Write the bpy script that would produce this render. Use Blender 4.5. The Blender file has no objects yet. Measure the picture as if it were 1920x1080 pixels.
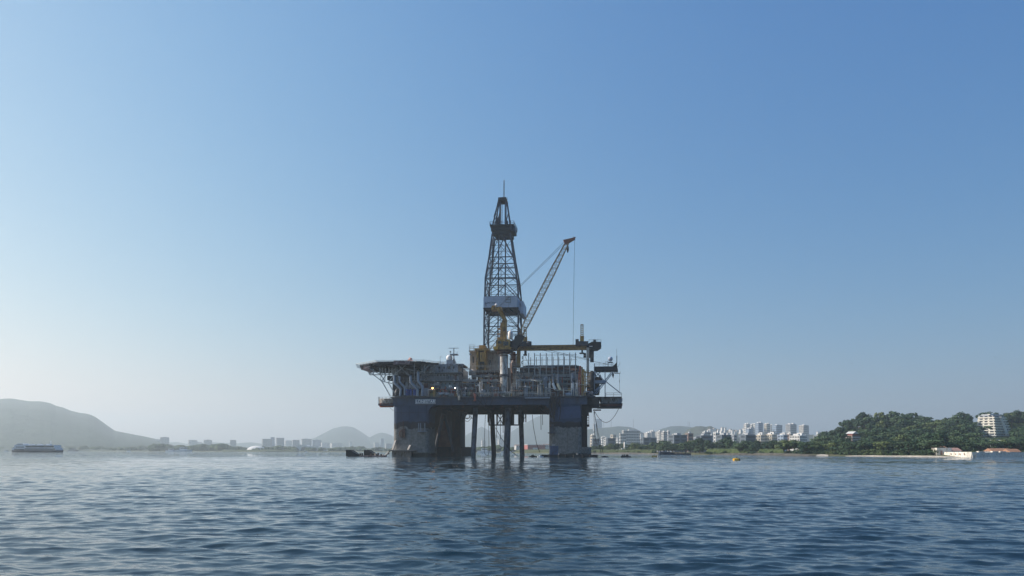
import bpy, bmesh, math, random
import numpy as np
from mathutils import Vector, Matrix
R = math.radians
# ---------------------------------------------------------------- camera, sky, sun
C = bpy.context.scene.collection
F = 1387.0; HZ = 846.7; CH = 2.12; TH = 0.0026
cd = bpy.data.cameras.new("camera"); cam = bpy.data.objects.new("camera", cd); C.objects.link(cam)
cd.sensor_width = 36.0; cd.lens = 36.0 * F / 1920; cd.shift_y = (HZ - 540) / 1920
cd.clip_start = 0.1; cd.clip_end = 30000
cam.location = (0, 0, CH); cam.rotation_euler = (R(90), -TH, 0)
bpy.context.scene.camera = cam
SUN_AZ = -80.0; SUN_EL = 36.0
w = bpy.data.worlds.new("World"); bpy.context.scene.world = w; w.use_nodes = True
nt = w.node_tree; nt.nodes.clear()
sky = nt.nodes.new("ShaderNodeTexSky"); sky.sky_type = 'NISHITA'; sky.sun_disc = False
sky.sun_elevation = R(SUN_EL); sky.sun_rotation = R(SUN_AZ)
sky.air_density = 1.25; sky.dust_density = 0.8; sky.ozone_density = 3.0; sky.altitude = 0
bg = nt.nodes.new("ShaderNodeBackground"); bg.inputs['Strength'].default_value = 0.12
wo = nt.nodes.new("ShaderNodeOutputWorld")
# deepen the sky's colour towards the clear deep blue of the right-hand side
sep = nt.nodes.new("ShaderNodeSeparateColor"); com = nt.nodes.new("ShaderNodeCombineColor"); nt.links.new(sky.outputs[0], sep.inputs[0])
wtc = nt.nodes.new("ShaderNodeTexCoord"); wsp = nt.nodes.new("ShaderNodeSeparateXYZ"); nt.links.new(wtc.outputs['Generated'], wsp.inputs[0])
for i, (pw, k, gx) in enumerate(((1.24, .68, .60), (.80, .565, .37), (.42, .575, .19))):   # tone curve and a left-to-right brightness ramp painted into the sky colour
    a = nt.nodes.new("ShaderNodeMath"); a.operation = 'MULTIPLY'; a.inputs[1].default_value = .12; nt.links.new(sep.outputs[i], a.inputs[0])
    b = nt.nodes.new("ShaderNodeMath"); b.operation = 'POWER'; b.inputs[1].default_value = pw; nt.links.new(a.outputs[0], b.inputs[0])
    c = nt.nodes.new("ShaderNodeMath"); c.operation = 'MULTIPLY'; c.inputs[1].default_value = k/.12; nt.links.new(b.outputs[0], c.inputs[0])
    e1 = nt.nodes.new("ShaderNodeMath"); e1.operation = 'MULTIPLY'; e1.inputs[1].default_value = -gx; nt.links.new(wsp.outputs['X'], e1.inputs[0])
    e2 = nt.nodes.new("ShaderNodeMath"); e2.operation = 'EXPONENT'; nt.links.new(e1.outputs[0], e2.inputs[0])
    e3 = nt.nodes.new("ShaderNodeMath"); e3.operation = 'MULTIPLY'; nt.links.new(c.outputs[0], e3.inputs[0]); nt.links.new(e2.outputs[0], e3.inputs[1])
    nt.links.new(e3.outputs[0], com.inputs[i])
nt.links.new(com.outputs[0], bg.inputs[0]); nt.links.new(bg.outputs[0], wo.inputs[0])
sl = bpy.data.lights.new("sun", 'SUN'); sl.energy = 5.0; sl.angle = R(0.5); sl.color = (1.0, 0.93, 0.84)
so = bpy.data.objects.new("sun", sl); C.objects.link(so)
sd = Vector((math.sin(R(SUN_AZ)) * math.cos(R(SUN_EL)), math.cos(R(SUN_AZ)) * math.cos(R(SUN_EL)), math.sin(R(SUN_EL))))
so.rotation_euler = sd.to_track_quat('Z', 'Y').to_euler(); so.location = (-60, 40, 140)
vs = bpy.context.scene.view_settings
bpy.context.scene.display_settings.display_device = 'sRGB'
vs.view_transform = 'Standard'; vs.look = 'None'; vs.gamma = 1; vs.exposure = 0.42
cy = bpy.context.scene.cycles
cy.volume_bounces = 0; cy.max_bounces = 6; cy.transparent_max_bounces = 8

# ---------------------------------------------------------------- helpers
def link(o): C.objects.link(o); return o
def tag(o, label=None, cat=None, group=None, kind=None):
    if label: o['label'] = label
    if cat: o['category'] = cat
    if group: o['group'] = group
    if kind: o['kind'] = kind
    return o
def empty(name, loc=(0, 0, 0), rz=0.0):
    o = link(bpy.data.objects.new(name, None)); o.location = loc; o.rotation_euler = (0, 0, rz)
    o.empty_display_size = 1.0
    return o
class MB:
    def __init__(s): s.v = []; s.f = []
    def add(s, vs, fs):
        n = len(s.v); s.v += [tuple(p) for p in vs]; s.f += [tuple(i + n for i in f) for f in fs]; return s
    def box(s, a, b):
        x0, x1 = sorted((a[0], b[0])); y0, y1 = sorted((a[1], b[1])); z0, z1 = sorted((a[2], b[2]))
        return s.add([(x0,y0,z0),(x1,y0,z0),(x1,y1,z0),(x0,y1,z0),(x0,y0,z1),(x1,y0,z1),(x1,y1,z1),(x0,y1,z1)],
                     [(0,3,2,1),(4,5,6,7),(0,1,5,4),(1,2,6,5),(2,3,7,6),(3,0,4,7)])
    def bar(s, p, q, wd, h=None):
        h = h or wd; p = Vector(p); q = Vector(q); d = q - p
        if d.length < 1e-6: return s
        d.normalize(); up = Vector((0,0,1)) if abs(d.z) < .95 else Vector((0,1,0))
        a = d.cross(up).normalized() * wd / 2; b = a.cross(d).normalized() * h / 2
        vs = [p-a-b, p+a-b, p+a+b, p-a+b, q-a-b, q+a-b, q+a+b, q-a+b]
        return s.add(vs, [(0,3,2,1),(4,5,6,7),(0,1,5,4),(1,2,6,5),(2,3,7,6),(3,0,4,7)])
    def tube(s, pts, r, n=8, r2=None, cap=True):
        pts = [Vector(p) for p in pts]; m = len(pts); rings = []
        for i, p in enumerate(pts):
            d = (pts[min(i+1, m-1)] - pts[max(i-1, 0)]).normalized()
            up = Vector((0,1,0)) if abs(d.y) < .9 else Vector((1,0,0))
            a = d.cross(up).normalized(); b = a.cross(d).normalized()
            rr = r if r2 is None else r + (r2 - r) * i / (m - 1)
            rings.append([p + (a*math.cos(2*math.pi*k/n) + b*math.sin(2*math.pi*k/n)) * rr for k in range(n)])
        vs = [q for rg in rings for q in rg]
        fs = [(i*n+k, i*n+(k+1)%n, (i+1)*n+(k+1)%n, (i+1)*n+k) for i in range(m-1) for k in range(n)]
        if cap: fs += [tuple(range(n))[::-1], tuple(range((m-1)*n, m*n))]
        return s.add(vs, fs)
    def prism(s, poly, y0, y1):            # poly of (x,z), extruded along y
        n = len(poly)
        vs = [(x, y0, z) for x, z in poly] + [(x, y1, z) for x, z in poly]
        fs = [tuple(range(n)), tuple(range(n, 2*n))[::-1]] + [(i, n+i, n+(i+1)%n, (i+1)%n) for i in range(n)]
        return s.add(vs, fs)
    def slab(s, poly, z0, z1):             # poly of (x,y), extruded up
        n = len(poly)
        vs = [(x, y, z0) for x, y in poly] + [(x, y, z1) for x, y in poly]
        fs = [tuple(range(n))[::-1], tuple(range(n, 2*n))] + [(i, (i+1)%n, n+(i+1)%n, n+i) for i in range(n)]
        return s.add(vs, fs)
    def lathe(s, c, prof, n=16):           # prof of (r,z)
        m = len(prof)
        vs = [(c[0]+r*math.cos(2*math.pi*k/n), c[1]+r*math.sin(2*math.pi*k/n), c[2]+z) for r, z in prof for k in range(n)]
        fs = [(i*n+k, i*n+(k+1)%n, (i+1)*n+(k+1)%n, (i+1)*n+k) for i in range(m-1) for k in range(n)]
        fs += [tuple(range(n))[::-1], tuple(range((m-1)*n, m*n))]
        return s.add(vs, fs)
    def dome(s, c, r, full=True, n=14, zs=1.0):
        a0 = -75 if full else 0
        prof = [(max(r*math.cos(R(a)), .02*r), r*math.sin(R(a))*zs) for a in np.linspace(a0, 89, 9)]
        return s.lathe(c, prof, n)
    def rail(s, pts, h=1.1, step=1.8, t=.07):   # handrail with posts along a path
        for a, b in zip(pts[:-1], pts[1:]):
            a = Vector(a); b = Vector(b); L = (b-a).length; k = max(1, int(L/step))
            for i in range(k+1):
                p = a + (b-a)*i/k; s.bar(p, p+Vector((0,0,h)), t)
            for q in (h, h*.5): s.bar(a+Vector((0,0,q)), b+Vector((0,0,q)), t)
        return s
    def build(s, name, m, parent=None, smooth=False, bevel=0):
        me = bpy.data.meshes.new(name); me.from_pydata(s.v, [], s.f); me.update()
        bm = bmesh.new(); bm.from_mesh(me); bmesh.ops.recalc_face_normals(bm, faces=bm.faces); bm.to_mesh(me); bm.free()
        if smooth:
            me.polygons.foreach_set('use_smooth', [True]*len(me.polygons))
            try: me.set_sharp_from_angle(angle=R(40))
            except Exception: pass
        me.materials.append(m)
        o = link(bpy.data.objects.new(name, me))
        if parent is not None: o.parent = parent
        if bevel:
            b = o.modifiers.new('bevel', 'BEVEL'); b.width = bevel; b.segments = 1; b.limit_method = 'ANGLE'
        return o
def N(nt, t, **k):
    n = nt.nodes.new(t)
    for a, b in k.items(): setattr(n, a, b)
    return n
def mat(name, col, rough=.6, metal=0.0, var=.25, scale=.6, rust=0.0, rcol=(.09,.04,.02), streak=3.0, bump=.0, spec=.4):
    """paint with uneven tone, vertical rust runs where the paint has failed"""
    m = bpy.data.materials.new(name); m.use_nodes = True; t = m.node_tree; t.nodes.clear(); L = t.links.new
    out = N(t, 'ShaderNodeOutputMaterial'); p = N(t, 'ShaderNodeBsdfPrincipled'); L(p.outputs[0], out.inputs[0])
    p.inputs['Roughness'].default_value = rough; p.inputs['Metallic'].default_value = metal
    p.inputs['Specular IOR Level'].default_value = spec
    tc = N(t, 'ShaderNodeTexCoord')
    n1 = N(t, 'ShaderNodeTexNoise'); n1.inputs['Scale'].default_value = scale; n1.inputs['Detail'].default_value = 6
    n1.inputs['Roughness'].default_value = .65
    L(tc.outputs['Object'], n1.inputs['Vector'])
    mr = N(t, 'ShaderNodeMapRange'); mr.inputs['From Min'].default_value = .3; mr.inputs['From Max'].default_value = .7
    mr.inputs['To Min'].default_value = 1-var; mr.inputs['To Max'].default_value = 1+var
    L(n1.outputs['Fac'], mr.inputs['Value'])
    mx = N(t, 'ShaderNodeMix', data_type='RGBA', blend_type='MULTIPLY'); mx.inputs['Factor'].default_value = 1
    mx.inputs[6].default_value = (*col, 1); L(mr.outputs[0], mx.inputs[7]); last = mx.outputs[2]
    if rust > 0:
        mp = N(t, 'ShaderNodeMapping'); mp.inputs['Scale'].default_value = (1, 1, 1/streak)
        L(tc.outputs['Object'], mp.inputs['Vector'])
        n2 = N(t, 'ShaderNodeTexNoise'); n2.inputs['Scale'].default_value = scale*2.2; n2.inputs['Detail'].default_value = 5
        n2.inputs['Roughness'].default_value = .7
        L(mp.outputs[0], n2.inputs['Vector'])
        r2 = N(t, 'ShaderNodeMapRange'); th = .62 - .3*rust
        r2.inputs['From Min'].default_value = th; r2.inputs['From Max'].default_value = th+.14
        L(n2.outputs['Fac'], r2.inputs['Value'])
        m2 = N(t, 'ShaderNodeMix', data_type='RGBA'); L(r2.outputs[0], m2.inputs['Factor'])
        L(last, m2.inputs[6]); m2.inputs[7].default_value = (*rcol, 1); last = m2.outputs[2]
    L(last, p.inputs['Base Color'])
    if bump > 0:
        b = N(t, 'ShaderNodeBump'); b.inputs['Distance'].default_value = bump; b.inputs['Strength'].default_value = .6
        L(n1.outputs['Fac'], b.inputs['Height']); L(b.outputs[0], p.inputs['Normal'])
    return m
def unroll(px, py): return px + TH*(py-HZ), py - TH*(px-960)
def P(px, py, Y):
    x, y = unroll(px, py); return Vector(((x-960)/F*Y, Y, CH + (HZ-y)/F*Y))
def PX(px, Y, py=840): return P(px, py, Y).x
def copy_thing(o, loc=None, rz=None, scale=None, label=None):
    c = o.copy(); link(c)
    if loc is not None: c.location = loc
    if rz is not None: c.rotation_euler = (0, 0, rz)
    if scale is not None: c.scale = scale if hasattr(scale, '__len__') else (scale,)*3
    if label: c['label'] = label
    for ch in o.children:
        d = ch.copy(); link(d); d.parent = c
        for g in ch.children:
            e = g.copy(); link(e); e.parent = d
    return c

# ---------------------------------------------------------------- water
def make_water():
    rs = [3.0]
    while rs[-1] < 9000:
        r = rs[-1]; g = .03 if r < 10 else .0032 if r < 260 else .007 if r < 700 else .04
        rs.append(r*(1+g))
    th = list(np.linspace(-1.0, 1.0, 1200)) + list(np.linspace(1.01, 2*math.pi-1.01, 200))
    rs = np.array(rs); th = np.array(th); nr, nth = len(rs), len(th)
    RR, TT = np.meshgrid(rs, th, indexing='ij')
    X = RR*np.sin(TT); Y = RR*np.cos(TT); Z = np.zeros_like(X); DX = np.zeros_like(X); DY = np.zeros_like(X)
    DR = np.gradient(rs)[:, None]*np.ones_like(X); DR = np.maximum(DR, RR*.0018)
    rng = np.random.RandomState(5)
    for i in range(110):
        lam = .20*(7/.20)**(i/109.0)
        a = rng.normal(0, .42) + R(190)              # travel direction
        if i % 6 == 0: a = rng.uniform(0, 2*math.pi)
        k = 2*math.pi/lam; sl = .041*(.75 if lam < .4 else 1.0 if lam < 1.3 else (1.2/lam)**1.45)*rng.uniform(.5, 1.4)
        A = sl/k; ph = rng.uniform(0, 6.28)
        fade = np.clip((lam/DR-2.2)/2.5, 0, 1)*np.clip((1200-RR)/600, 0, 1)
        q = k*(X*math.sin(a)+Y*math.cos(a)) + ph
        # slow wave-group modulation so crests are short
        km = k/rng.uniform(3, 6); am = a + rng.uniform(1.0, 2.1)
        gm = .55+.45*np.sin(km*(X*math.sin(am)+Y*math.cos(am))+rng.uniform(0, 6.28))
        Z += A*fade*gm*np.cos(q)
        DX -= A*fade*gm*np.sin(q)*math.sin(a)*.9; DY -= A*fade*gm*np.sin(q)*math.cos(a)*.9
    X += DX; Y += DY
    co = np.stack([X, Y, Z], -1).reshape(-1, 3).astype(np.float32)
    co = np.vstack([co, [[0, 0, 0]]]).astype(np.float32)
    i = np.arange(nr-1)[:, None]*nth; j = np.arange(nth); j2 = (j+1) % nth
    q = np.stack([i+j, i+j2, i+nth+j2, i+nth+j], -1).reshape(-1, 4)[:, ::-1]
    tri = np.stack([np.full(nth, nr*nth), j2, j], -1)
    me = bpy.data.meshes.new('water')
    nq, ntr = len(q), len(tri)
    me.vertices.add(len(co)); me.vertices.foreach_set('co', co.ravel())
    me.loops.add(nq*4+ntr*3); me.loops.foreach_set('vertex_index', np.concatenate([q.ravel(), tri.ravel()]).astype(np.int32))
    me.polygons.add(nq+ntr)
    me.polygons.foreach_set('loop_start', np.concatenate([np.arange(nq)*4, nq*4+np.arange(ntr)*3]).astype(np.int32))
    me.polygons.foreach_set('use_smooth', np.ones(nq+ntr, dtype=bool))
    me.update(calc_edges=True)
    chop = np.clip((RR-60)/260, 0, 1)**.7
    at = me.attributes.new('chop', 'FLOAT', 'POINT'); at.data.foreach_set('value', np.append(chop.reshape(-1), 0).astype(np.float32))
    m = bpy.data.materials.new('sea_water'); m.use_nodes = True; t = m.node_tree; L = t.links.new
    p = t.nodes['Principled BSDF']
    p.inputs['Base Color'].default_value = (.008, .021, .030, 1); p.inputs['Roughness'].default_value = .02
    p.inputs['IOR'].default_value = 1.333
    g = N(t, 'ShaderNodeNewGeometry')
    prev = None; an = N(t, 'ShaderNodeAttribute'); an.attribute_name = 'chop'
    for sc, rot, st, dist in ((2.4, 100, 2.4, .016), (7.0, 80, 2.0, .005)):
        mp = N(t, 'ShaderNodeMapping'); mp.inputs['Rotation'].default_value = (0, 0, R(rot-90)); mp.inputs['Scale'].default_value = (1/st, 1, 1)
        L(g.outputs['Position'], mp.inputs['Vector'])
        n = N(t, 'ShaderNodeTexNoise'); n.inputs['Scale'].default_value = sc; n.inputs['Detail'].default_value = 3; n.inputs['Distortion'].default_value = .6
        L(mp.outputs[0], n.inputs['Vector'])
        b = N(t, 'ShaderNodeBump'); b.inputs['Distance'].default_value = dist; b.inputs['Strength'].default_value = 1
        L(n.outputs['Fac'], b.inputs['Height'])
        if prev: L(prev.outputs[0], b.inputs['Normal'])
        prev = b
    # farther out the mesh carries no small waves: their slopes come from noise, scaled by the baked 'chop' attribute
    acc = prev.outputs[0]
    for sc, rot, st, amp in ((.9, 4, 3.0, (.55, .95, 0)), (.22, -6, 3.4, (.35, .75, 0)), (.03, 3, 4.0, (.1, .35, 0))):
        mp = N(t, 'ShaderNodeMapping'); mp.inputs['Rotation'].default_value = (0, 0, R(rot)); mp.inputs['Scale'].default_value = (1/st, 1, 1)
        L(g.outputs['Position'], mp.inputs['Vector'])
        n = N(t, 'ShaderNodeTexNoise'); n.inputs['Scale'].default_value = sc; n.inputs['Detail'].default_value = 2; L(mp.outputs[0], n.inputs['Vector'])
        a = N(t, 'ShaderNodeVectorMath', operation='SUBTRACT'); L(n.outputs['Color'], a.inputs[0]); a.inputs[1].default_value = (.5, .5, .5)
        c = N(t, 'ShaderNodeVectorMath', operation='MULTIPLY'); L(a.outputs[0], c.inputs[0]); c.inputs[1].default_value = amp
        d = N(t, 'ShaderNodeVectorMath', operation='SCALE'); L(c.outputs[0], d.inputs[0]); L(an.outputs['Fac'], d.inputs['Scale'])
        e = N(t, 'ShaderNodeVectorMath', operation='ADD'); L(acc, e.inputs[0]); L(d.outputs[0], e.inputs[1]); acc = e.outputs[0]
    nn = N(t, 'ShaderNodeVectorMath', operation='NORMALIZE'); L(acc, nn.inputs[0]); prev = nn
    L(prev.outputs[0], p.inputs['Normal'])
    me.materials.append(m)
    return tag(link(bpy.data.objects.new('water', me)), kind='structure')
make_water()

# ---------------------------------------------------------------- haze
def make_haze():
    m = bpy.data.materials.new('haze_air'); m.use_nodes = True; t = m.node_tree; t.nodes.clear()
    out = N(t, 'ShaderNodeOutputMaterial'); v = N(t, 'ShaderNodeVolumePrincipled'); t.links.new(v.outputs[0], out.inputs['Volume'])
    v.inputs['Color'].default_value = (.79, .93, .99, 1); v.inputs['Density'].default_value = HAZE
    v.inputs['Anisotropy'].default_value = .35
    b = MB(); b.box((-9500, -9500, -1.5), (9500, 9500, 420)); o = b.build('haze', m)
    tag(o, kind='stuff')
HAZE = .0002
# ---------------------------------------------------------------- drilling rig
RA = R(6.0); CA, SA = math.cos(RA), math.sin(RA); OX, OY = -9.1, 300.0
rig = empty('drilling_rig', (OX, OY, 0), -RA)
tag(rig, 'large blue semi-submersible drilling rig standing on thick columns in the bay', 'oil rig')
def U(px, v=0.0, py=700):
    k = (px + TH*(py-HZ) - 960)/F
    return (k*(OY + v*CA) - OX - v*SA)/(CA + k*SA)
def Zp(py, v=0.0, px=918): return CH + (HZ-py)/F*(OY + v*CA)
def Q(px, py, v=0.0): return Vector((U(px, v, py), v, Zp(py, v)))
def bx(m, x0, y0, x1, y1, v0, v1):
    return m.box((U(x0, v0, (y0+y1)/2), v0, Zp(y0, v0)), (U(x1, v0, (y0+y1)/2), v1, Zp(y1, v0)))
BLUE = (.030, .052, .098)
M = dict(
 hull=mat('blue_hull_paint', BLUE, .55, rust=.32, var=.3, scale=.25, streak=6, rcol=(.03,.03,.035)),
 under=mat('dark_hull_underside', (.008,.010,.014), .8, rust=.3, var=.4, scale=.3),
 grey=mat('grey_deckhouse_paint', (.25,.28,.32), .55, rust=.42, var=.35, scale=.6, rcol=(.07,.05,.04)),
 dgrey=mat('dark_grey_steel', (.045,.055,.07), .6, rust=.3, var=.4, scale=.6),
 black=mat('black_steel', (.012,.014,.018), .6, var=.4, scale=.8),
 derr=mat('derrick_steel', (.025,.036,.065), .55, rust=.25, var=.35, scale=.5),
 yel=mat('yellow_crane_paint', (.34,.20,.045), .5, rust=.42, var=.3, scale=.6, rcol=(.06,.03,.015)),
 boom=mat('boom_yellow_paint', (.30,.20,.09), .5, rust=.35, var=.3, scale=.6),
 cream=mat('cream_house_paint', (.42,.39,.34), .6, rust=.38, var=.2, scale=.5, rcol=(.14,.08,.04)),
 white=mat('white_paint', (.72,.72,.70), .5, rust=.12, var=.12, scale=.6, rcol=(.25,.17,.10)),
 pale=mat('pale_blue_duct_paint', (.19,.235,.29), .5, rust=.15, var=.2, scale=.6),
 panel=mat('pale_panel_paint', (.33,.40,.50), .5, rust=.12, var=.15, scale=.3, rcol=(.1,.09,.09)),
 post=mat('galvanised_post', (.27,.28,.28), .5, metal=.2, var=.2),
 rail=mat('handrail_steel', (.16,.17,.17), .5, var=.4, scale=1.5),
 redp=mat('rust_red_paint', (.28,.075,.045), .6, rust=.35, var=.3, scale=.8),
 orange=mat('orange_hull_paint', (.45,.10,.045), .5, rust=.2, var=.2, scale=.8),
 rusty=mat('rusted_plate', (.10,.05,.035), .8, rust=.4, var=.4, scale=.4, rcol=(.035,.022,.02)),
 blue=mat('bright_blue_tank_paint', (.03,.08,.30), .45, rust=.15, var=.2),
 green=mat('olive_green_cabinet_paint', (.10,.12,.05), .6, rust=.3, var=.3),
 rope=mat('dark_rope', (.02,.02,.022), .8),
 maroon=mat('maroon_container_paint', (.075,.022,.03), .6, rust=.25, var=.3),
 glass=mat('dark_window_glass', (.012,.016,.022), .12, spec=.6),
)
# column paint: grey marine growth below a ragged dark tide band, blue above
def column_mat():
    m = mat('column_paint', (.17,.17,.16), .85, var=.45, scale=.9, rust=.30, rcol=(.075,.07,.062), streak=2.2, bump=.2)
    t = m.node_tree; L = t.links.new; p = [n for n in t.nodes if n.type == 'BSDF_PRINCIPLED'][0]
    lower = p.inputs['Base Color'].links[0].from_socket
    tc = [n for n in t.nodes if n.type == 'TEX_COORD'][0]
    sp = N(t, 'ShaderNodeSeparateXYZ'); L(tc.outputs['Object'], sp.inputs[0])
    nz = N(t, 'ShaderNodeTexNoise'); nz.inputs['Scale'].default_value = .22; nz.inputs['Detail'].default_value = 4; L(tc.outputs['Object'], nz.inputs['Vector'])
    a = N(t, 'ShaderNodeMath', operation='MULTIPLY_ADD'); L(nz.outputs['Fac'], a.inputs[0]); a.inputs[1].default_value = 5.0
    L(sp.outputs['Z'], a.inputs[2])
    def step(z, wd):
        r = N(t, 'ShaderNodeMapRange'); r.inputs['From Min'].default_value = z; r.inputs['From Max'].default_value = z+wd; L(a.outputs[0], r.inputs['Value']); return r.outputs[0]
    nb = N(t, 'ShaderNodeTexNoise'); nb.inputs['Scale'].default_value = .35; nb.inputs['Detail'].default_value = 5; L(tc.outputs['Object'], nb.inputs['Vector'])
    rb = N(t, 'ShaderNodeValToRGB'); rb.color_ramp.elements[0].position = .35; rb.color_ramp.elements[0].color = (.022,.042,.082,1)
    rb.color_ramp.elements[1].position = .7; rb.color_ramp.elements[1].color = (.038,.064,.118,1); L(nb.outputs['Fac'], rb.inputs[0])
    m1 = N(t, 'ShaderNodeMix', data_type='RGBA'); L(step(14.2, .25), m1.inputs['Factor']); L(lower, m1.inputs[6]); m1.inputs[7].default_value = (.020,.021,.026,1)
    m2 = N(t, 'ShaderNodeMix', data_type='RGBA'); L(step(16.6, .25), m2.inputs['Factor']); L(m1.outputs[2], m2.inputs[6]); L(rb.outputs[0], m2.inputs[7])
    rw = N(t, 'ShaderNodeMapRange'); rw.inputs['From Min'].default_value = .5; rw.inputs['From Max'].default_value = 1.0
    az_ = N(t, 'ShaderNodeMath', operation='MULTIPLY_ADD'); L(nb.outputs['Fac'], az_.inputs[0]); az_.inputs[1].default_value = -1.2; L(sp.outputs['Z'], az_.inputs[2]); L(az_.outputs[0], rw.inputs['Value'])
    m3 = N(t, 'ShaderNodeMix', data_type='RGBA'); L(rw.outputs[0], m3.inputs['Factor']); m3.inputs[6].default_value = (.014,.018,.014,1); L(m2.outputs[2], m3.inputs[7])   # wet weed band at the waterline
    L(m3.outputs[2], p.inputs['Base Color'])
    return m
M['col'] = column_mat()
def part(m, name, mt, parent=None, label=None, smooth=False, bevel=0):
    o = m.build(name, M[mt] if isinstance(mt, str) else mt, parent or rig, smooth, bevel)
    if label: o['label'] = label
    return o
rnd = random.Random(11)
# --- upper hull
ZB, ZT = Zp(759), Zp(745.5)
m = MB(); bx(m, 737, 745.5, 1101, 759, 0, 1.2); m.box((U(738), 1.2, ZB+.3), (U(1100), 64, ZT-.1))
hull = part(m, 'upper_hull', 'hull')
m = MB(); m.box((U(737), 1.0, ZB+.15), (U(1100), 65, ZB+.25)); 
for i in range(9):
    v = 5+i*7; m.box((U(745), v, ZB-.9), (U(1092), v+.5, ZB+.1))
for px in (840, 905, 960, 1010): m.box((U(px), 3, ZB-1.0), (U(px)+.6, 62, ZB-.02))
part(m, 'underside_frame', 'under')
m = MB(); m.box((U(733), -.9, ZT), (U(1104), 66, ZT+.35)); part(m, 'main_deck', 'dgrey')
m = MB(); bx(m, 815, 749.5, 1028, 751, -.35, 0); bx(m, 740, 758, 1025, 759.2, -.25, 0)
for px in range(830, 1030, 14): bx(m, px, 751, px+1, 758, -.22, 0)
part(m, 'hull_stiffener', 'hull')
# name board
m = MB(); bx(m, 779, 748.3, 816.5, 756.8, -.5, -.36); nb_ = part(m, 'name_board', mat('name_board_paint', (.09,.12,.17), .6))
m = MB(); 
for a in ((779,748.3,816.5,748.9),(779,756.2,816.5,756.8),(779,748.9,779.6,756.2),(815.9,748.9,816.5,756.2)): bx(m, *a, -.56, -.5)
part(m, 'board_border', 'white', nb_)
def text_mesh(body, size, px, py, v, mt, parent, name='lettering', xs=1.0, bold=.02):
    cu = bpy.data.curves.new(name, 'FONT'); cu.body = body; cu.size = size; cu.extrude = .03; cu.offset = bold; cu.align_x = 'CENTER'; cu.align_y = 'CENTER'
    tmp = bpy.data.objects.new('tmp', cu); C.objects.link(tmp)
    bpy.context.view_layer.update()
    dg = bpy.context.evaluated_depsgraph_get(); me = bpy.data.meshes.new_from_object(tmp.evaluated_get(dg))
    bpy.data.objects.remove(tmp); me.name = name
    q = Q(px, py, v)
    for vt in me.vertices:
        x, y, z = vt.co; vt.co = (q.x + x*xs, q.y - z, q.z + y)
    me.materials.clear(); me.materials.append(M[mt] if isinstance(mt, str) else mt)
    o = link(bpy.data.objects.new(name, me)); o.parent = parent; return o
text_mesh('LONESTAR', 1.75, 797.8, 752.6, -.55, 'white', nb_, xs=.93, bold=.04)
# --- columns
def column(x0, x1, v0, v1, arch, flip=False):
    m = MB(); u0, u1 = U(x0, v0, 800), U(x1, v0, 800); r = 1.6
    # rounded-corner shaft with vertical subdivision
    def ring(z, g=0): 
        pts = []
        for cx, cy_, a0 in ((u1-r, v1-r, 0), (u0+r, v1-r, 90), (u0+r, v0+r, 180), (u1-r, v0+r, 270)):
            for k in range(5):
                a = R(a0 + k*22.5); pts.append((cx+(r+g)*math.cos(a), cy_+(r+g)*math.sin(a), z))
        return pts
    zs = [(-1.5, .9), (.0, .75), (1.2, .1), (6, 0), (12, 0), (16, 0), (ZB+.3, 0)]
    vs = []; 
    for z, g in zs: vs += ring(z, g)
    fs = [(i*20+k, i*20+(k+1)%20, (i+1)*20+(k+1)%20, (i+1)*20+k) for i in range(len(zs)-1) for k in range(20)]
    m.add(vs, fs)
    return m, u0, u1
def arch_fillet(px, side, v0, v1, rad, mt='col'):
    u = U(px, v0, 770); poly = [(u - side*.5, ZB+.1)]
    for k in range(9):
        a = R(90*k/8); poly.append((u + side*rad*(1-math.cos(a)), ZB - rad*(1-math.sin(a))) if 0 else (u + side*(rad-rad*math.sin(R(90-90*k/8))), ZB-rad+rad*math.cos(R(90-90*k/8))))
    poly.append((u + side*rad, ZB+.1)); 
    poly[1] = (u, ZB-rad); poly.insert(1, (u-side*.5, ZB-rad))
    mm = MB(); mm.prism(poly, v0, v1); return mm
spec = [(737, 803, 0, 15), (1029.5, 1090, 0, 15)]
for x0, x1, v0, v1 in spec:
    m, u0, u1 = column(x0, x1, v0, v1, 0); part(m, 'column', 'col', smooth=True)
part(arch_fillet(803, 1, .05, 14, 3.4), 'arch_bracket', 'col')
part(arch_fillet(1029.5, -1, .05, 14, 3.0), 'arch_bracket', 'col')
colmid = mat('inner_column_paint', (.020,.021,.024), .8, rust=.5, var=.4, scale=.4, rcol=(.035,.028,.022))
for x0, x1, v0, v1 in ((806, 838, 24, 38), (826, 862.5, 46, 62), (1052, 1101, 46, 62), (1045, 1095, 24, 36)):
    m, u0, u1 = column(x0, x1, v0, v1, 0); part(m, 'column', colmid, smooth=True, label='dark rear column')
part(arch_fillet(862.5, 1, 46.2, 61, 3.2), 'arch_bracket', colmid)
# A-shaped braces and rust plate on left
m = MB(); m.tube([Q(831,775,16), Q(815,850,16)], .75, 10); part(m, 'brace', 'dgrey', smooth=True)
m = MB(); m.tube([Q(834,777,16), Q(850,848,16)], .6, 10); part(m, 'brace', 'dgrey', smooth=True)
m = MB(); q0, q1, q2, q3 = Q(836,789,17), Q(848,838,17), Q(819,838,17), Q(828,789,17)
m.prism([(q0.x,q0.z),(q1.x,q1.z),(q2.x,q2.z),(q3.x,q3.z)], 17, 17.4); part(m, 'rust_panel', mat('rusted_screen', (.13,.065,.045), .85, var=.35, scale=.5))
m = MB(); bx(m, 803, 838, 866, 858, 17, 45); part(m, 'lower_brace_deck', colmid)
for x in (752, 768, 784):
    m = MB(); bx(m, x, 760, x+.35, 787, -.06, .3); part(m, 'plate_seam', 'under')
m = MB(); bx(m, 740, 773, 797, 773.4, -.06, .3); part(m, 'plate_seam', 'under')
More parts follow.
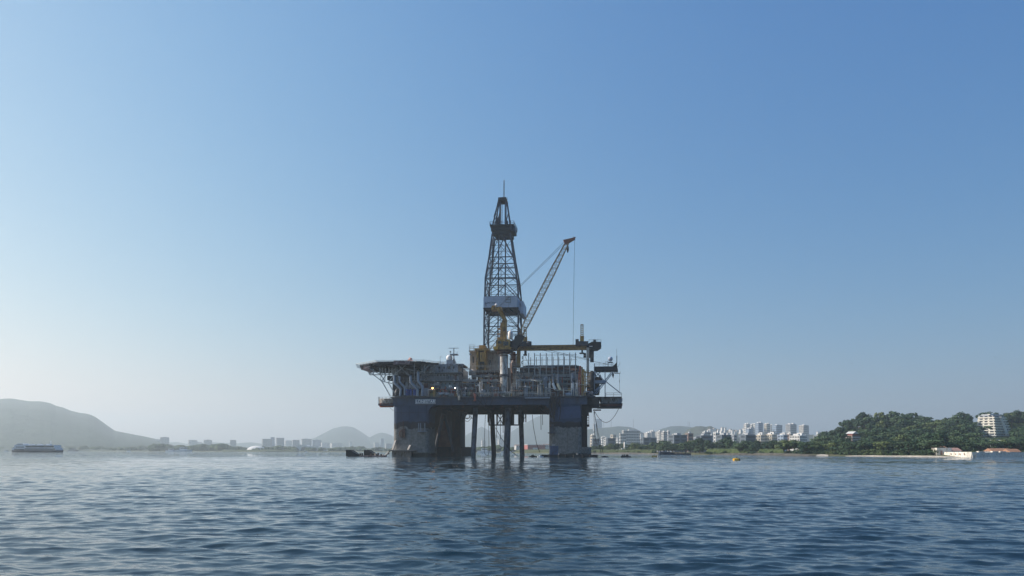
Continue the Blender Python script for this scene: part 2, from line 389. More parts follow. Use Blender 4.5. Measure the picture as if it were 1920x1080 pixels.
for x in (748, 772, 1040, 1064, 1082):
    m = MB(); bx(m, x, 796, x+.3, 852, -.06, .3); part(m, 'plate_seam', 'rusty')
for k in range(8):      # draft marks
    m = MB(); bx(m, 798.2, 812+k*5, 799.6, 813.4+k*5, .2, 1.9); part(m, 'draft_mark', 'grey')
# column fittings
m = MB()
for px in (785, 788.5, 796.5): m.bar(Q(px,793,-1.2), Q(px,808,-1.2), .28)
bx(m, 782.5, 808, 799.5, 809.6, -1.8, 0); part(m, 'ladder_platform', 'pale')
m = MB(); bx(m, 753, 804, 759, 820, -.9, .1); m.tube([Q(753,806,-.7), Q(749,812,-.7), Q(751,819,-.7)], .22, 6); m.tube([Q(756,789,-.5), Q(756,804,-.5)], .12, 6)
part(m, 'fender_box', 'rusty')
m = MB(); bx(m, 728, 844.5, 777, 846, -4.5, .5); bx(m, 735, 846, 770, 858, -2.2, .2); part(m, 'boat_landing', mat('landing_paint', (.23,.21,.19), .7, rust=.4))
for a, b in (((736,845),(742,826)), ((765,845),(769,836))):
    m = MB(); m.bar(Q(*a,-3), Q(*b,-.2), .7); part(m, 'landing_strut', 'cream')
m = MB(); m.tube([Q(730,852,-4), Q(728,848,-4), Q(733,845,-4)], .3, 8); m.tube([Q(704,856,-5), Q(722,855,-4), Q(728,850,-4)], .35, 8); part(m, 'landing_fender', 'cream')
# right column fittings
m = MB(); bx(m, 1031, 796, 1038, 811, -.6, .2); bx(m, 1027, 811, 1041, 812.6, -1.6, .2)
for px in (1031.5, 1034.5, 1038): m.bar(Q(px,796,-.7), Q(px,811,-.7), .2)
part(m, 'ladder_platform', 'dgrey')
m = MB(); bx(m, 1092, 770, 1096, 856, 4, 6); bx(m, 1097, 777, 1100, 850, 12, 14)
for y in range(778, 800, 5): bx(m, 1100, y, 1104, y+.6, 12, 14)
m.bar(Q(1104,778,12), Q(1104,800,12), .2); bx(m, 1098, 796, 1105, 800, 10, 14)
part(m, 'access_ladder', 'black')
m = MB(); m.slab([(U(1090)-.2, 3), (U(1090)+3, 5), (U(1090)+4, 12), (U(1090)-.2, 14)], -1, Zp(838)); part(m, 'column_foot', 'col')
m = MB(); q = [Q(1046,764), Q(1088,762), Q(1089,784), Q(1046,786)]
m.add([(p.x, -.06, p.z) for p in q]+[(p.x, .02, p.z) for p in q], [(0,1,2,3),(4,7,6,5),(0,4,5,1),(1,5,6,2),(2,6,7,3),(3,7,4,0)])
part(m, 'doubler_plate', mat('repainted_blue', (.032,.060,.13), .5, rust=.1, var=.15, scale=.3, rcol=(.03,.04,.06)))
# hanging hoses down the right column corner
for k in range(9):
    x = rnd.uniform(1030, 1050); y0 = rnd.uniform(743, 750); y1 = rnd.uniform(765, 792)
    m = MB(); m.tube([Q(x,y0,-.9), Q(x+rnd.uniform(-3,3),(y0+y1)/2,-1.4), Q(x+rnd.uniform(-3,3),y1,-.5)], rnd.uniform(.12,.25), 6)
    part(m, 'hose', 'rope')
# --- legs between the columns
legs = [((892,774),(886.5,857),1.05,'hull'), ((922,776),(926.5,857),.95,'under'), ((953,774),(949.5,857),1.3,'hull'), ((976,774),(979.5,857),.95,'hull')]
for i, (a, b, r, mt) in enumerate(legs):
    v = 10 if i in (0, 2) else 26
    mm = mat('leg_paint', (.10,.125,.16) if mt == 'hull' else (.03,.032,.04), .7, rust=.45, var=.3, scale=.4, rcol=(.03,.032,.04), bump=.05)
    m = MB(); m.tube([Q(*a,v)+Vector((0,0,3)), Q(*b,v)-Vector((0,0,2))], r*(1+v/300), 12); part(m, 'brace_leg', mm, smooth=True)
# moonpool frame
m = MB()
for y in (775, 797): 
    m.bar(Q(916,y,18), Q(974,y,18), .55)
for x in (917, 932, 944, 962, 973): m.bar(Q(x,772,18), Q(x,797,18), .6)
for x0, x1 in ((932,944),(944,932)): m.bar(Q(x0,776,18), Q(x1,797,18), .35)
bx(m, 942, 776, 962, 796, 19, 24)
for x in (915, 868, 986, 982): m.bar(Q(x,776,18), Q(x,792,18), .4)
part(m, 'moonpool_frame', 'black')
for x0, x1 in ((872,880),(980,985),(883,888),(915,920)):
    m = MB()
    for x in (x0, x1): m.bar(Q(x,775,12), Q(x,784,12), .25)
    m.bar(Q(x0,784,12), Q(x1,784,12), .3); part(m, 'hanging_cage', 'black')
# cables and hoses under the deck
def catenary(a, b, sag, n=14):
    return [Vector(a).lerp(Vector(b), t) - Vector((0,0,sag*4*t*(1-t))) for t in np.linspace(0, 1, n)]
def cable(pts, r=.09, name='cable', mt='rope', parent=None):
    m = MB(); m.tube(pts, r, 5); return part(m, name, mt, parent)
cable(catenary(Q(868,777,8), Q(882,780,8), 1.5)); cable(catenary(Q(866,777,8), Q(884,782,8), 2.4))
cable([Q(910,778,6), Q(908,830,6), Q(908,848,6), Q(911,854,6), Q(915,854,6), Q(917,846,6), Q(916,778,6)], .1, 'hose')
cable([Q(929,802,6), Q(940,822,6), Q(957,845,6), Q(970,855,6)], .12)
cable([Q(998,778,5), Q(1000,800,5), Q(1006,832,5), Q(1012,848,5)], .12)
for x, y in ((1014,806),(1017,797),(931,821),(938,824),(943,812)): cable([Q(x,776,8), Q(x+.4,y,8)], .12)
cable(catenary(Q(1115,772,2), Q(1160,767,2), 5.0), .1, 'hose')
for x0, x1 in ((1114,1131),(1114.5,1127),(1113.5,1118)): cable([Q(x0,772,3), Q((x0+x1)/2-1,812,3), Q(x1,850 if x1>1120 else 832,3)], .1)
# loops of hose draped over the deck edge
for x0, x1, s in ((858,872,2.2),(865,880,3.2),(888,905,3.4),(905,925,4.2),(1035,1046,4.0),(1042,1052,3)):
    cable(catenary(Q(x0,742,-1.3), Q(x1,744,-1.3), s), .11, 'hose')
cable([Q(888,742,-1.4), Q(906,760,-1.6), Q(918,775,-1.2), Q(921,782,-1)], .13, 'hose')
# --- deck edge rail
m = MB(); m.rail([Q(735,745.5,-.6), Q(1036,745.5,-.6)], 1.15, 2.2, .085); part(m, 'deck_rail', 'rail')
m = MB(); m.rail([Q(1050,745.5,-.6), Q(1110,745.5,-.6)], 1.15, 2.2, .085); part(m, 'deck_rail', 'rail')
# --- accommodation block (set back), decks with walkways
def house(x0, y0, x1, y1, v0, v1, mt, name='deckhouse'):
    m = MB(); bx(m, x0, y0, x1, y1, v0, v1); ux0, ux1 = U(x0, v0), U(x1, v0); z0, z1 = Zp(y1, v0), Zp(y0, v0)
    n = int((ux1-ux0)/1.6)
    for i in range(n+1):
        x = ux0+(ux1-ux0)*i/n; m.box((x-.06, v0-.12, z0+.1), (x+.06, v0, z1-.1))
    m.box((ux0-.1, v0-.14, z1-.2), (ux1+.1, v0, z1+.1)); return part(m, name, mt)
def win(x0, y0, x1, y1, v, parent, mt='glass', name='window'):
    m = MB(); bx(m, x0, y0, x1, y1, v-.2, v-.1); return part(m, name, mt, parent)
lowh = house(760, 713.5, 860, 728, 6, 34, 'grey'); midh = house(788, 698.5, 861, 712, 6, 34, 'grey'); toph = house(790, 684, 858, 697, 7, 34, 'grey')
for h, y, xs in ((lowh, 717, range(826, 858, 8)), (midh, 701, range(813, 858, 6)), (toph, 687, range(795, 856, 9))):
    for x in xs: win(x, y, x+3, y+3.4, 6 if h is not toph else 7, h)
win(829, 714.8, 852, 725, 6.02, lowh, mat('workshop_wall', (.16,.22,.25), .5, var=.4, scale=.6), 'panel_bay')
win(795, 718, 803, 727.5, 6, lowh, 'maroon', 'door'); win(799, 686, 804, 695, 7, toph, 'maroon', 'door'); win(852, 702, 856, 711.5, 6, midh, 'maroon', 'door')
m = MB()
for y in (697.5, 712.8): bx(m, 786 if y < 700 else 762, y-.8, 866, y+.9, 3.5, 8)
part(m, 'walkway', 'rail')
for y, x0 in ((697, 788), (712, 800)):
    m = MB(); m.rail([Q(x0,y,3.6), Q(865,y,3.6)], 1.1, 1.7, .06); part(m, 'walkway_rail', 'rail')
m = MB(); bx(m, 736, 690, 789, 742, 16, 34); part(m, 'machinery_house', 'dgrey')
m = MB(); bx(m, 789, 728, 862, 742, 10, 34); part(m, 'lower_deckhouse', 'dgrey')
m = MB(); bx(m, 737, 712.5, 790, 714, 5, 16); bx(m, 737, 700, 790, 701.2, 8, 16); part(m, 'walkway', 'dgrey')
for a, b in (((808,698),(791,713)), ((813,685),(806,697)), ((802,690),(788,706))):
    m = MB(); m.bar(Q(*a,2.8), Q(*b,2.8), 1.0, .25)
    m.bar(Q(*a,2.5)+Vector((0,0,1)), Q(*b,2.5)+Vector((0,0,1)), .1); part(m, 'stairway', 'rail')
m = MB(); bx(m, 800, 728.5, 866, 729.6, 2, 10)
for x in range(802, 867, 12): m.bar(Q(x,729,2.2), Q(x,744,2.2), .3)
part(m, 'pipe_rack', 'grey')
# lamps that are lit
def lamp_mat(n, c, s):
    mm = bpy.data.materials.new(n); mm.use_nodes = True; p = mm.node_tree.nodes['Principled BSDF']; p.inputs['Base Color'].default_value = (*c, 1)
    p.inputs['Emission Color'].default_value = (*c, 1); p.inputs['Emission Strength'].default_value = s; return mm
for x, y, c in ((811,727,(1,.45,.12)), (853.5,727,(1,.95,.85))):
    m = MB(); bx(m, x-1.2, y-1.9, x+1.2, y-1.2, .2, 1.6); fl = part(m, 'flood_lamp', 'dgrey')
    m = MB(); m.dome(Q(x,y,.8), .20 if c[2] > .5 else .36); part(m, 'lamp_globe', lamp_mat('lit_lamp', c, 7), fl, smooth=True)
# roof gear: radome, mast
m = MB(); bx(m, 837, 674, 850, 684, 10, 14); m.box((U(815), 8, Zp(684,8)), (U(862), 20, Zp(681.5,8))); part(m, 'radome_base', 'grey')
m = MB(); m.dome(Q(842.5,670.5,12), 1.35); part(m, 'radome', 'white', smooth=True)
m = MB(); m.bar(Q(851,682,11), Q(851,652,11), .35); bx(m, 843.5, 662.5, 857.5, 664.3, 10, 13); m.bar(Q(841,652,11), Q(860,652,11), .22)
m.bar(Q(844,664,11), Q(844,660,11), .14); m.bar(Q(857,664,11), Q(857,659,11), .14)
for dx in (-5, 5): m.bar(Q(851+dx,684,10), Q(851,671,11), .3)
mast = part(m, 'radar_mast', 'grey'); m = MB(); m.dome(Q(844.5,658.8,11), .35); part(m, 'small_radome', 'dgrey', mast)
m = MB(); m.bar(Q(825.5,682,9), Q(825.5,667,9), .12); m.bar(Q(826,667,9), Q(830,669,9), .1); part(m, 'whip_antenna', 'grey')
m = MB(); m.rail([Q(816,682,8), Q(836,682,8)], 1.1); m.rail([Q(852,682,8), Q(864,688,8)], 1.1); part(m, 'roof_rail', 'rail')
m = MB(); m.tube([Q(861,683,8), Q(865,685,8), Q(867,690,8), Q(867,715,8)], .28, 8); part(m, 'vent_pipe', 'dgrey')
m = MB(); m.bar(Q(867,690,10), Q(880,690,10), .25); m.bar(Q(867,692,10), Q(880,692,10), .25); part(m, 'gangway', 'dgrey')
# pale ducts
def duct(pts, r, mt='pale', v=-1.0):
    m = MB(); m.tube([Q(x,y,v) for x, y in pts], r, 10); return part(m, 'exhaust_duct', mt, smooth=True)
duct([(739.5,702),(739.5,715.5),(741,718),(750,726.5),(751.5,729),(750,742)], .50)
duct([(749,704),(749,714),(751,717),(757.5,724),(759,727),(759,740)], .44)
duct([(770,703),(770,715),(772,718),(781.5,728.5),(783,731),(783,742)], .56)
duct([(784,696),(784,713),(785.5,716),(791,723),(792.5,726),(791.5,742)], .58)
for x0, x1 in ((760,767),(767.5,773),(774.5,781)):
    m = MB(); m.tube([Q((x0+x1)/2,741,1), Q((x0+x1)/2,729,1)], (x1-x0)*.108, 14); part(m, 'storage_tank', 'blue', smooth=True)
for x, y, w_, h_, mt in ((741,729,12,12,'black'), (795,727,9,14,'pale'), (806,736,12,7,'green'), (803,722,20,6,'dgrey')):
    m = MB(); bx(m, x, y, x+w_, y+h_, 1.5, 5); part(m, 'equipment_locker', mt)
m = MB(); m.lathe(Q(745,735,-.2), [(1.1,-1.2),(1.2,0),(.8,1.1),(.2,1.6)], 10); part(m, 'deck_winch', 'black')
for x in (826, 837):   # life raft canisters / pale vessels along the rail
    m = MB(); m.tube([Q(x-4.6,738.5,-.2), Q(x-3.8,738.2,-.2), Q(x+3.8,738.2,-.2), Q(x+4.6,738.5,-.2)], .62, 12); part(m, 'raft_canister', 'grey', smooth=True)
# containers and rack in the middle
m = MB(); bx(m, 864, 724, 893, 741, 2.5, 8); mc = part(m, 'container', 'maroon')
for x, y in ((867,728),(878,728),(888,728),(878,733),(867,734)):
    m = MB(); bx(m, x, y-.8, x+4.5, y+.9, 2.35, 2.5); part(m, 'placard', 'grey', mc)
# --- helideck
def poly_px(pts): return [(U(px, v, 680), v) for px, v in pts]
zh = Zp(676, 0)
oc = poly_px([(708,0),(790,0),(826,9),(828,24),(800,34),(712,34),(677,22),(674.5,10)])
m = MB(); m.slab(oc, zh-.5, zh); hd = part(m, 'helideck', mat('helideck_plate', (.022,.028,.036), .6, var=.3, scale=.3))
m = MB(); cx_ = sum(p[0] for p in oc)/8; cy_ = sum(p[1] for p in oc)/8
for a, b in zip(oc, oc[1:]+oc[:1]):      # safety netting leaning outwards
    oa = (cx_+(a[0]-cx_)*1.09, cy_+(a[1]-cy_)*1.09); ob = (cx_+(b[0]-cx_)*1.09, cy_+(b[1]-cy_)*1.09)
    m.bar((*oa, zh+.3), (*ob, zh+.3), .14); n = max(2, int((Vector(b)-Vector(a)).length/2.4))
    for i in range(n+1):
        p = Vector(a).lerp(Vector(b), i/n); q = Vector(oa).lerp(Vector(ob), i/n); m.bar((*p, zh-.3), (*q, zh+.3), .12)
    m.bar((*Vector(a).lerp(Vector(oa),.5), zh), (*Vector(b).lerp(Vector(ob),.5), zh), .09)
part(m, 'safety_net_frame', mat('pale_net_frame', (.50,.52,.50), .5, var=.2), hd)
m = MB()
for i in range(7):
    v = 2+i*5; m.box((U(700 if 1 < i < 6 else 712,v), v, zh-1.4), (U(822 if i<6 else 800,v), v+.35, zh-.5))
for px in (700, 725, 750, 775, 800): m.box((U(px,8), 2, zh-1.5), (U(px,8)+.35, 32, zh-.52))
part(m, 'deck_beams', 'black', hd)
m = MB(); bx(m, 738, 674.5, 769, 681, -1.4, -.6); bx(m, 737, 680.3, 770, 681.5, -1.9, -.4); part(m, 'notice_board', mat('faded_red_board', (.10,.055,.06), .6, rust=.5, var=.4, scale=1.2, rcol=(.3,.27,.27)), hd)
m = MB(); m.add([Q(763,675,0), Q(775,675,0), Q(768.5,668,1.5), Q(769,676,3)], [(0,1,2),(1,3,2),(3,0,2),(0,3,1)]); m.dome(Q(770,672.5,1), .75); part(m, 'foam_monitor', mat('pink_primer', (.55,.30,.24), .6), hd)
# helideck support truss
m = MB(); t_ = .34
LJ = [((694,701),(745,701)), ((714,713),(745,720)), ((694,701),(690,694)), ((686,690),(716,713)), ((690,688),(714,701)), ((716,713),(732,742)), ((728,716),(741,738)),
      ((694,701),(694,692)), ((700,690),(700,701)), ((740,700),(760,684)), ((684,688),(710,678)), ((716,713),(724,701)), ((722,714),(714,701)), ((728,716),(737,704))]
for a, b in LJ: m.bar(Q(*a,6), Q(*b,6), t_)
for x in (712, 717, 723, 729, 735, 741): m.bar(Q(x,688,6), Q(x,701,6), .28)
for x in (714, 722, 730, 738): m.bar(Q(x,690,14), Q(x,712,14), .2)
for x0, x1 in ((712,723),(723,712),(729,741),(741,729)): m.bar(Q(x0,690,10), Q(x1,701,10), .2)
for a, b in LJ[:7]: m.bar(Q(*a,18), Q(*b,18), t_*.8)
part(m, 'support_truss', mat('pale_truss_paint', (.46,.48,.48), .5, rust=.15, var=.2), hd)
m = MB(); bx(m, 677, 689, 692, 690.6, 4, 16); m.rail([Q(677,689,4), Q(691,689,4)], 1.1, 1.4, .09); m.bar(Q(677,690,4), Q(694,694,4), .5); bx(m, 681, 685, 689, 689, 6, 9)
part(m, 'access_platform', mat('faded_pink_platform', (.32,.20,.17), .6, rust=.3, var=.3, scale=1), hd)
m = MB(); bx(m, 726, 703, 737, 711, 10, 15); part(m, 'cable_reel', 'black', hd)
for a, b in (((806,683),(788,698)), ((752,690),(768,702)), ((748,684),(766,703)), ((824,684),(806,698)), ((796,684),(796,700)), ((762,690),(776,694)), ((777,680),(777,742)), ((814,683),(814,742)), ((745,690),(745,742))):
    m = MB(); m.bar(Q(*a,.8), Q(*b,.8), .38); part(m, 'support_strut', 'rail', hd)
# --- lifeboat station on the left
m = MB(); bx(m, 709, 757, 739, 759.5, 1, 7); part(m, 'boat_platform', 'dgrey')
m = MB(); m.rail([Q(709.5,757,1), Q(738,757,1)], 2.9, 1.6, .11); m.rail([Q(709.5,757,1), Q(709.5,757,7)], 2.9, 2, .1)
m.bar(Q(711,757,3), Q(711,743,3), .2); m.bar(Q(726,748,3), Q(738,746,3), .2); part(m, 'platform_rail', 'cream')
m = MB(); m.bar(Q(731,764,4), Q(738,770,4), .1); part(m, 'cable', 'rope')
# right-hand boat station
m = MB(); bx(m, 1098, 745, 1166, 747, 3, 10); bx(m, 1100, 746.5, 1124, 765, 3, 9); bx(m, 1120, 763, 1166, 766, 4, 9); part(m, 'boat_platform', 'black')
m = MB(); m.rail([Q(1136,745,3), Q(1165.5,745,3)], 1.5, 2.5, .14); m.rail([Q(1165.5,745,3), Q(1165.5,745,10)], 1.4, 3, .13)
for x in (1130, 1146, 1158): m.bar(Q(x,747,3), Q(x,755,3), .5)
part(m, 'platform_rail', 'rail')
m = MB(); bx(m, 1112, 768.4, 1127, 770, 2, 6); bx(m, 1100, 759, 1110, 773, 3, 8); bx(m, 1091, 759, 1104, 779, 4, 11); part(m, 'side_platform', 'black')
# --- drill floor module (left of crane)
m = MB(); bx(m, 881, 659, 935, 691, 20, 34); 
for x in range(883, 935, 5): bx(m, x, 660, x+.7, 690, 19.8, 20)
dm = part(m, 'drill_floor_house', 'cream')
win(886, 668, 889, 680, 20, dm, 'dgrey', 'louvre'); win(917, 675, 921, 689, 20, dm, 'glass', 'door')
m = MB(); bx(m, 879, 656.5, 936, 659, 17, 35); bx(m, 880, 690.5, 936, 694, 17, 35); part(m, 'house_deck', 'cream')
m = MB(); bx(m, 893, 656, 897, 692, 14, 19); bx(m, 900, 660, 907, 692, 14, 18); bx(m, 907.5, 656, 911, 694, 14, 19); bx(m, 890, 653, 916, 657, 14, 20); bx(m, 898, 647, 910, 654, 16, 22)
part(m, 'hoist_frame', 'yel')
m = MB(); bx(m, 899, 678, 908, 691, 13.5, 14.5); part(m, 'drawworks', 'black')
m = MB(); m.rail([Q(881,657,17), Q(934,657,17)], 1.9, 1.6, .13); m.rail([Q(892,690,13.5), Q(913,690,13.5)], 1.6, 1.6, .13); part(m, 'yellow_rail', 'yel')
m = MB(); m.rail([Q(880,657,17), Q(889,657,17)], 2.6, 1.5, .1); bx(m, 880, 662, 884, 665, 16, 18); part(m, 'corner_rail', 'grey')
m = MB()
for x in (898, 916, 930, 884): bx(m, x, 693, x+6, 744, 20, 24)
bx(m, 880, 694, 936, 697, 18, 34); bx(m, 895, 697, 936, 744, 28, 34); bx(m, 904, 696, 912, 720, 16, 20)
part(m, 'substructure', 'rusty')
m = MB(); m.lathe(Q(886,699,15), [(1.6,-1),(1.7,.6),(.9,1.4),(.2,1.6)], 10); part(m, 'vent_hood', 'cream')
m = MB(); bx(m, 946, 696, 972, 744, 26, 32); bx(m, 950, 690, 966, 697, 24, 30); part(m, 'substructure', 'dgrey')
# --- crane
m = MB(); q = Q(944.5,742,4); zt = Zp(664,4)-q.z
m.lathe(q, [(1.55,0),(1.55,zt),(1.55,zt+.01)], 20)
ped = part(m, 'crane_pedestal', mat('worn_white_pedestal', (.48,.47,.44), .6, rust=.5, var=.3, scale=.5, rcol=(.12,.09,.07), streak=4), smooth=True)
for y, r, h in ((706.5,2.0,.45), (703.5,1.75,.3), (664,2.3,.6), (668,1.9,.3), (739,1.9,.5)):
    m = MB(); m.lathe((q.x, q.y, Zp(y,4)), [(r,0),(r,h)], 18); part(m, 'flange', 'dgrey' if y > 669 else 'rusty', ped)
m = MB(); m.lathe((q.x, q.y, Zp(663,4)), [(2.6,0),(2.7,.7),(2.2,1.3),(2.4,1.9)], 20); part(m, 'slew_ring', 'rusty', ped)
m = MB(); bx(m, 930, 637, 956, 654, 1.2, 7); bx(m, 925, 651.5, 958, 655, .8, 7.4); cab = part(m, 'crane_cab', 'yel', ped)
m = MB(); bx(m, 934, 639.5, 940, 644.5, 1.0, 1.2); bx(m, 944, 640.5, 953, 648, 1.0, 1.2); part(m, 'cab_window', 'glass', ped)
m = MB(); m.rail([Q(925,651.5,.9), Q(933,651.5,.9)], 1.1, 1, .1); m.rail([Q(928,637.5,1.5), Q(956,637.5,1.5)], 1.0, 1.2, .09); bx(m, 925, 650, 933, 655, .6, 3); part(m, 'cab_rail', mat('bright_yellow', (.62,.36,.05), .5, rust=.2), ped)
m = MB(); bx(m, 941, 655, 960, 660, 3, 9); bx(m, 956, 640, 966, 656, 3, 8); part(m, 'machinery_house', 'black', ped)
# A-frame king post, bent
m = MB()
def limb(pts, v, wd):
    ps = [Q(x,y,v) for x, y in pts]
    for a, b in zip(ps[:-1], ps[1:]): m.bar(a, b+(b-a).normalized()*.25, wd, 1.0)
limb([(944,640),(946,602),(941,592),(934,580)], 3.2, 1.9); limb([(948,640),(949,602),(943,590),(936,578)], 6.5, .8)
bx(m, 921, 575.5, 940, 580.5, 2.6, 7); bx(m, 922, 573, 928, 576, 3, 6); bx(m, 938, 605, 941, 640, 4.5, 5.2)
part(m, 'gantry_post', 'yel', ped)
m = MB(); m.dome(Q(930.5,572,4), .6); part(m, 'beacon', 'white', ped)
for y in (616, 625, 634): 
    m = MB(); bx(m, 932, y, 941, y+1.2, 4, 6.5); part(m, 'gantry_step', 'yel', ped)
m = MB(); m.lathe(Q(957,636,9), [(.9,0),(1.05,.8),(1.05,2.4),(.7,3.2),(.1,3.5)], 14); part(m, 'radome', 'white', smooth=True)
# boom lattice
def lattice(m, A, B, w0, w1, n, chord, lace, side=Vector((0,1,0)), wm=None):
    A = Vector(A); B = Vector(B); d = (B-A).normalized(); s1 = side; s2 = d.cross(s1).normalized()
    def cor(t):
        wd = w0+(w1-w0)*t if wm is None else (w0+(wm-w0)*t/.18 if t < .18 else wm+(w1-wm)*max(0,(t-.7)/.3))
        c = A.lerp(B, t); return [c+(s1*i+s2*j)*wd/2 for i, j in ((-1,-1),(1,-1),(1,1),(-1,1))]
    for k in range(4): 
        for i in range(n): m.bar(cor(i/n)[k], cor((i+1)/n)[k], chord)
    for i in range(n):
        a, b = cor(i/n), cor((i+1)/n)
        for k in range(4):
            k2 = (k+1) % 4
            m.bar(a[k] if i % 2 else a[k2], b[k2] if i % 2 else b[k], lace); m.bar(b[k], b[k2], lace)
m = MB(); lattice(m, Q(971.5,638,3), Q(1064,458,3), 1.0, 1.3, 30, .22, .11, wm=2.3); boom = part(m, 'crane_boom', 'boom', ped)
m = MB(); poly = [(1056,454.5),(1066,452.5),(1078,450),(1078.5,453),(1070,457.5),(1063,462),(1059,461)]
m.prism([(Q(x,y,3).x, Q(x,y,3).z) for x, y in poly], 2.2, 3.8); m.bar(Q(1078,452,3), Q(1079,448.5,3), .2); m.bar(Q(1074,448,3), Q(1079,450,3), .15)
part(m, 'boom_head', mat('boom_head_paint', (.20,.075,.05), .6, rust=.4), ped)
m = MB(); poly = [(961,652),(966,632),(972,628),(984,632),(976,645),(968,656)]
m.prism([(Q(x,y,3).x, Q(x,y,3).z) for x, y in poly], 1.6, 4.4); part(m, 'boom_foot', 'black', ped)
for dy in (0, 4): 
    m = MB(); m.tube([Q(934,576+dy*.5,3), Q(1057,458+dy,3)], .07, 5); part(m, 'pendant_cable', 'derr', ped)
m = MB(); m.tube([Q(1077.5,451,3), Q(1075.5,560,3), Q(1074.5,655,3)], .06, 5); part(m, 'hoist_cable', 'rope', ped)
m = MB(); m.lathe(Q(1064.5,478,3), [(.08,0),(.3,.5),(.5,1.6),(.35,2.6),(.1,3.4)], 8); m.bar(Q(1064,470,3), Q(1064,462,3), .1); part(m, 'hook_block', 'black', ped)
# --- derrick
def derrick():
    v0, v1 = 23, 39; vc = 31
    def cor(py, xl, xr, dv):
        h = dv/2; vf = vc-h; a = U(xl, vf, py); b = U(xr, vf, py); z = Zp(py, vf)
        return [Vector((a, vc-h, z)), Vector((b, vc-h, z)), Vector((b, vc+h, z)), Vector((a, vc+h, z))]
    lv = [(648,907.5,971.5,15),(612,907.5,971.5,15),(577,908,971.5,15),(556,909,972,15),(521,910,969,14.4),(482,917,962.5,11.5),(438,923,956.5,8.6)]
    cs = [cor(*l) for l in lv]; B = MB(); LG = [MB() for _ in range(4)]
    for a, b in zip(cs[:-1], cs[1:]):
        for k in range(4):
            k2 = (k+1) % 4; LG[k].bar(a[k], b[k], .62); B.bar(b[k], b[k2], .36)
            mid = (b[k]+b[k2])/2; B.bar(a[k], mid, .30); B.bar(a[k2], mid, .30)
            B.bar(a[k], b[k2], .17); B.bar(a[k2], b[k], .15); B.bar((a[k]+b[k])/2, (a[k2]+b[k2])/2, .16); ma = (a[k]+b[k])/2; mb_ = (a[k2]+b[k2])/2; B.bar(ma, (a[k]+mid)/2, .16); B.bar(mb_, (a[k2]+mid)/2, .16)
    d = part(B, 'derrick', 'derr', label='tall lattice derrick tower')
    for l_ in LG: part(l_, 'leg', 'derr', d)
    G = MB()
    for x in (932.5, 945.5): 
        G.bar((U(x,v0,640), vc-6, Zp(645,v0)), (U(x,v0,500)+ (0), vc-3, Zp(438,v0)), .5)
    for x, v in ((937,33),(941,29)): G.tube([(U(x,30), v, Zp(640,30)), (U(x,30), v, Zp(380,30))], .09, 5)
    for py in (500, 520, 590, 610, 625): G.bar((U(911,v0,py),vc-5,Zp(py,v0)), (U(968,v0,py),vc-5,Zp(py,v0)), .3)
    part(G, 'travelling_guide', 'derr', d)
    W = MB()     # racked pipe / ladder on the left leg
    for x in (912, 915): W.bar((U(x,v0), 25, Zp(640,v0)), (U(x+9,v0), 27, Zp(450,v0)), .2)
    for i in range(50):
        t = i/50; W.bar((U(912+9*t,v0), 25+2*t, Zp(640-190*t,v0)), (U(915+9*t,v0), 25+2*t, Zp(640-190*t,v0)), .12)
    part(W, 'ladder', 'rail', d)
    # monkey board
    vm = vc-4
    m = MB(); zc = Zp(440, vm); h = 5.6; cx = (U(940,vc)+U(944,vc))/2
    def rg(x0, x1, v, py): return [(U(x0,vm,py), vc-v), (U(x1,vm,py), vc-v), (U(x1,vm,py)+.5, vc+v), (U(x0,vm,py), vc+v)]
    m.slab(rg(919,964,5.5,424), Zp(425,vm), Zp(422.5,vm)); m.slab(rg(921,963,5,430), Zp(433,vm), Zp(425,vm)); m.slab(rg(926,958,4.6,436), Zp(440,vm), Zp(433,vm))
    mb2 = part(m, 'monkey_board', 'black', d)
    m = MB(); r_ = rg(919,964,5.5,424); pts = [(x,y,Zp(422.5,vm)) for x, y in r_]; m.rail(pts+pts[:1], 1.3, 1.3, .1); part(m, 'board_rail', 'derr', d)
    m = MB(); m.slab([(U(958,vm,430), vc-5.8), (U(966,vm,430), vc-4), (U(965,vm,430), vc+3), (U(958,vm,430), vc+3)], Zp(435,vm), Zp(425,vm)); part(m, 'stabbing_basket', 'derr', d)
    # upper A frame
    m = MB(); a = cor(422,923.5,956,6.5); b = cor(374,935,949.5,3)
    for k in range(4): m.bar(a[k], b[k], .42)
    n = 6
    for i in range(n):
        p = [a[k].lerp(b[k], i/n) for k in range(4)]; q = [a[k].lerp(b[k], (i+1)/n) for k in range(4)]
        if i < 5:
            for k in (1, 3): m.bar(p[k], q[(k+1)%4], .2); m.bar(q[k], q[(k+1)%4], .2)
    for x in (936.5, 947.5): m.bar((U(x,vm,400), vc-2.4, Zp(424,vm)), (U(x,vm,400), vc-1.6, Zp(372,vm)), .62)
    for x in (939.5, 944.5): m.bar((U(x,vm,400), vc, Zp(424,vm)), (U(x,vm,400), vc, Zp(372,vm)), .16)
    for x0, x1, y in ((931,937,402),(929,937,410),(947,953,404),(925,932,390)): m.bar((U(x0,vm,y), vc-2, Zp(y+14,vm)), (U(x1,vm,y), vc-2, Zp(y-10,vm)), .35)
    m.bar((U(929,vm,400), vc-1, Zp(424,vm)), (U(933.5,vm,370), vc-1, Zp(366,vm)), .4)
    bx(m, 931, 408, 936.5, 421, vc-2, vc-.5); bx(m, 947.5, 414, 952, 423, vc-2, vc)
    part(m, 'crown_frame', 'derr', d)
    m = MB(); bx(m, 934.5, 374, 950.5, 376.5, vc-2.6, vc+2.6); bx(m, 936, 370, 949, 374, vc-1.5, vc+1.5)
    m.rail([(U(934.5,vm,370), vc-2.6, Zp(374,vm)), (U(950.5,vm,370), vc-2.6, Zp(374,vm))], 1.1, 1, .1); part(m, 'crown_block', 'black', d)
    m = MB()
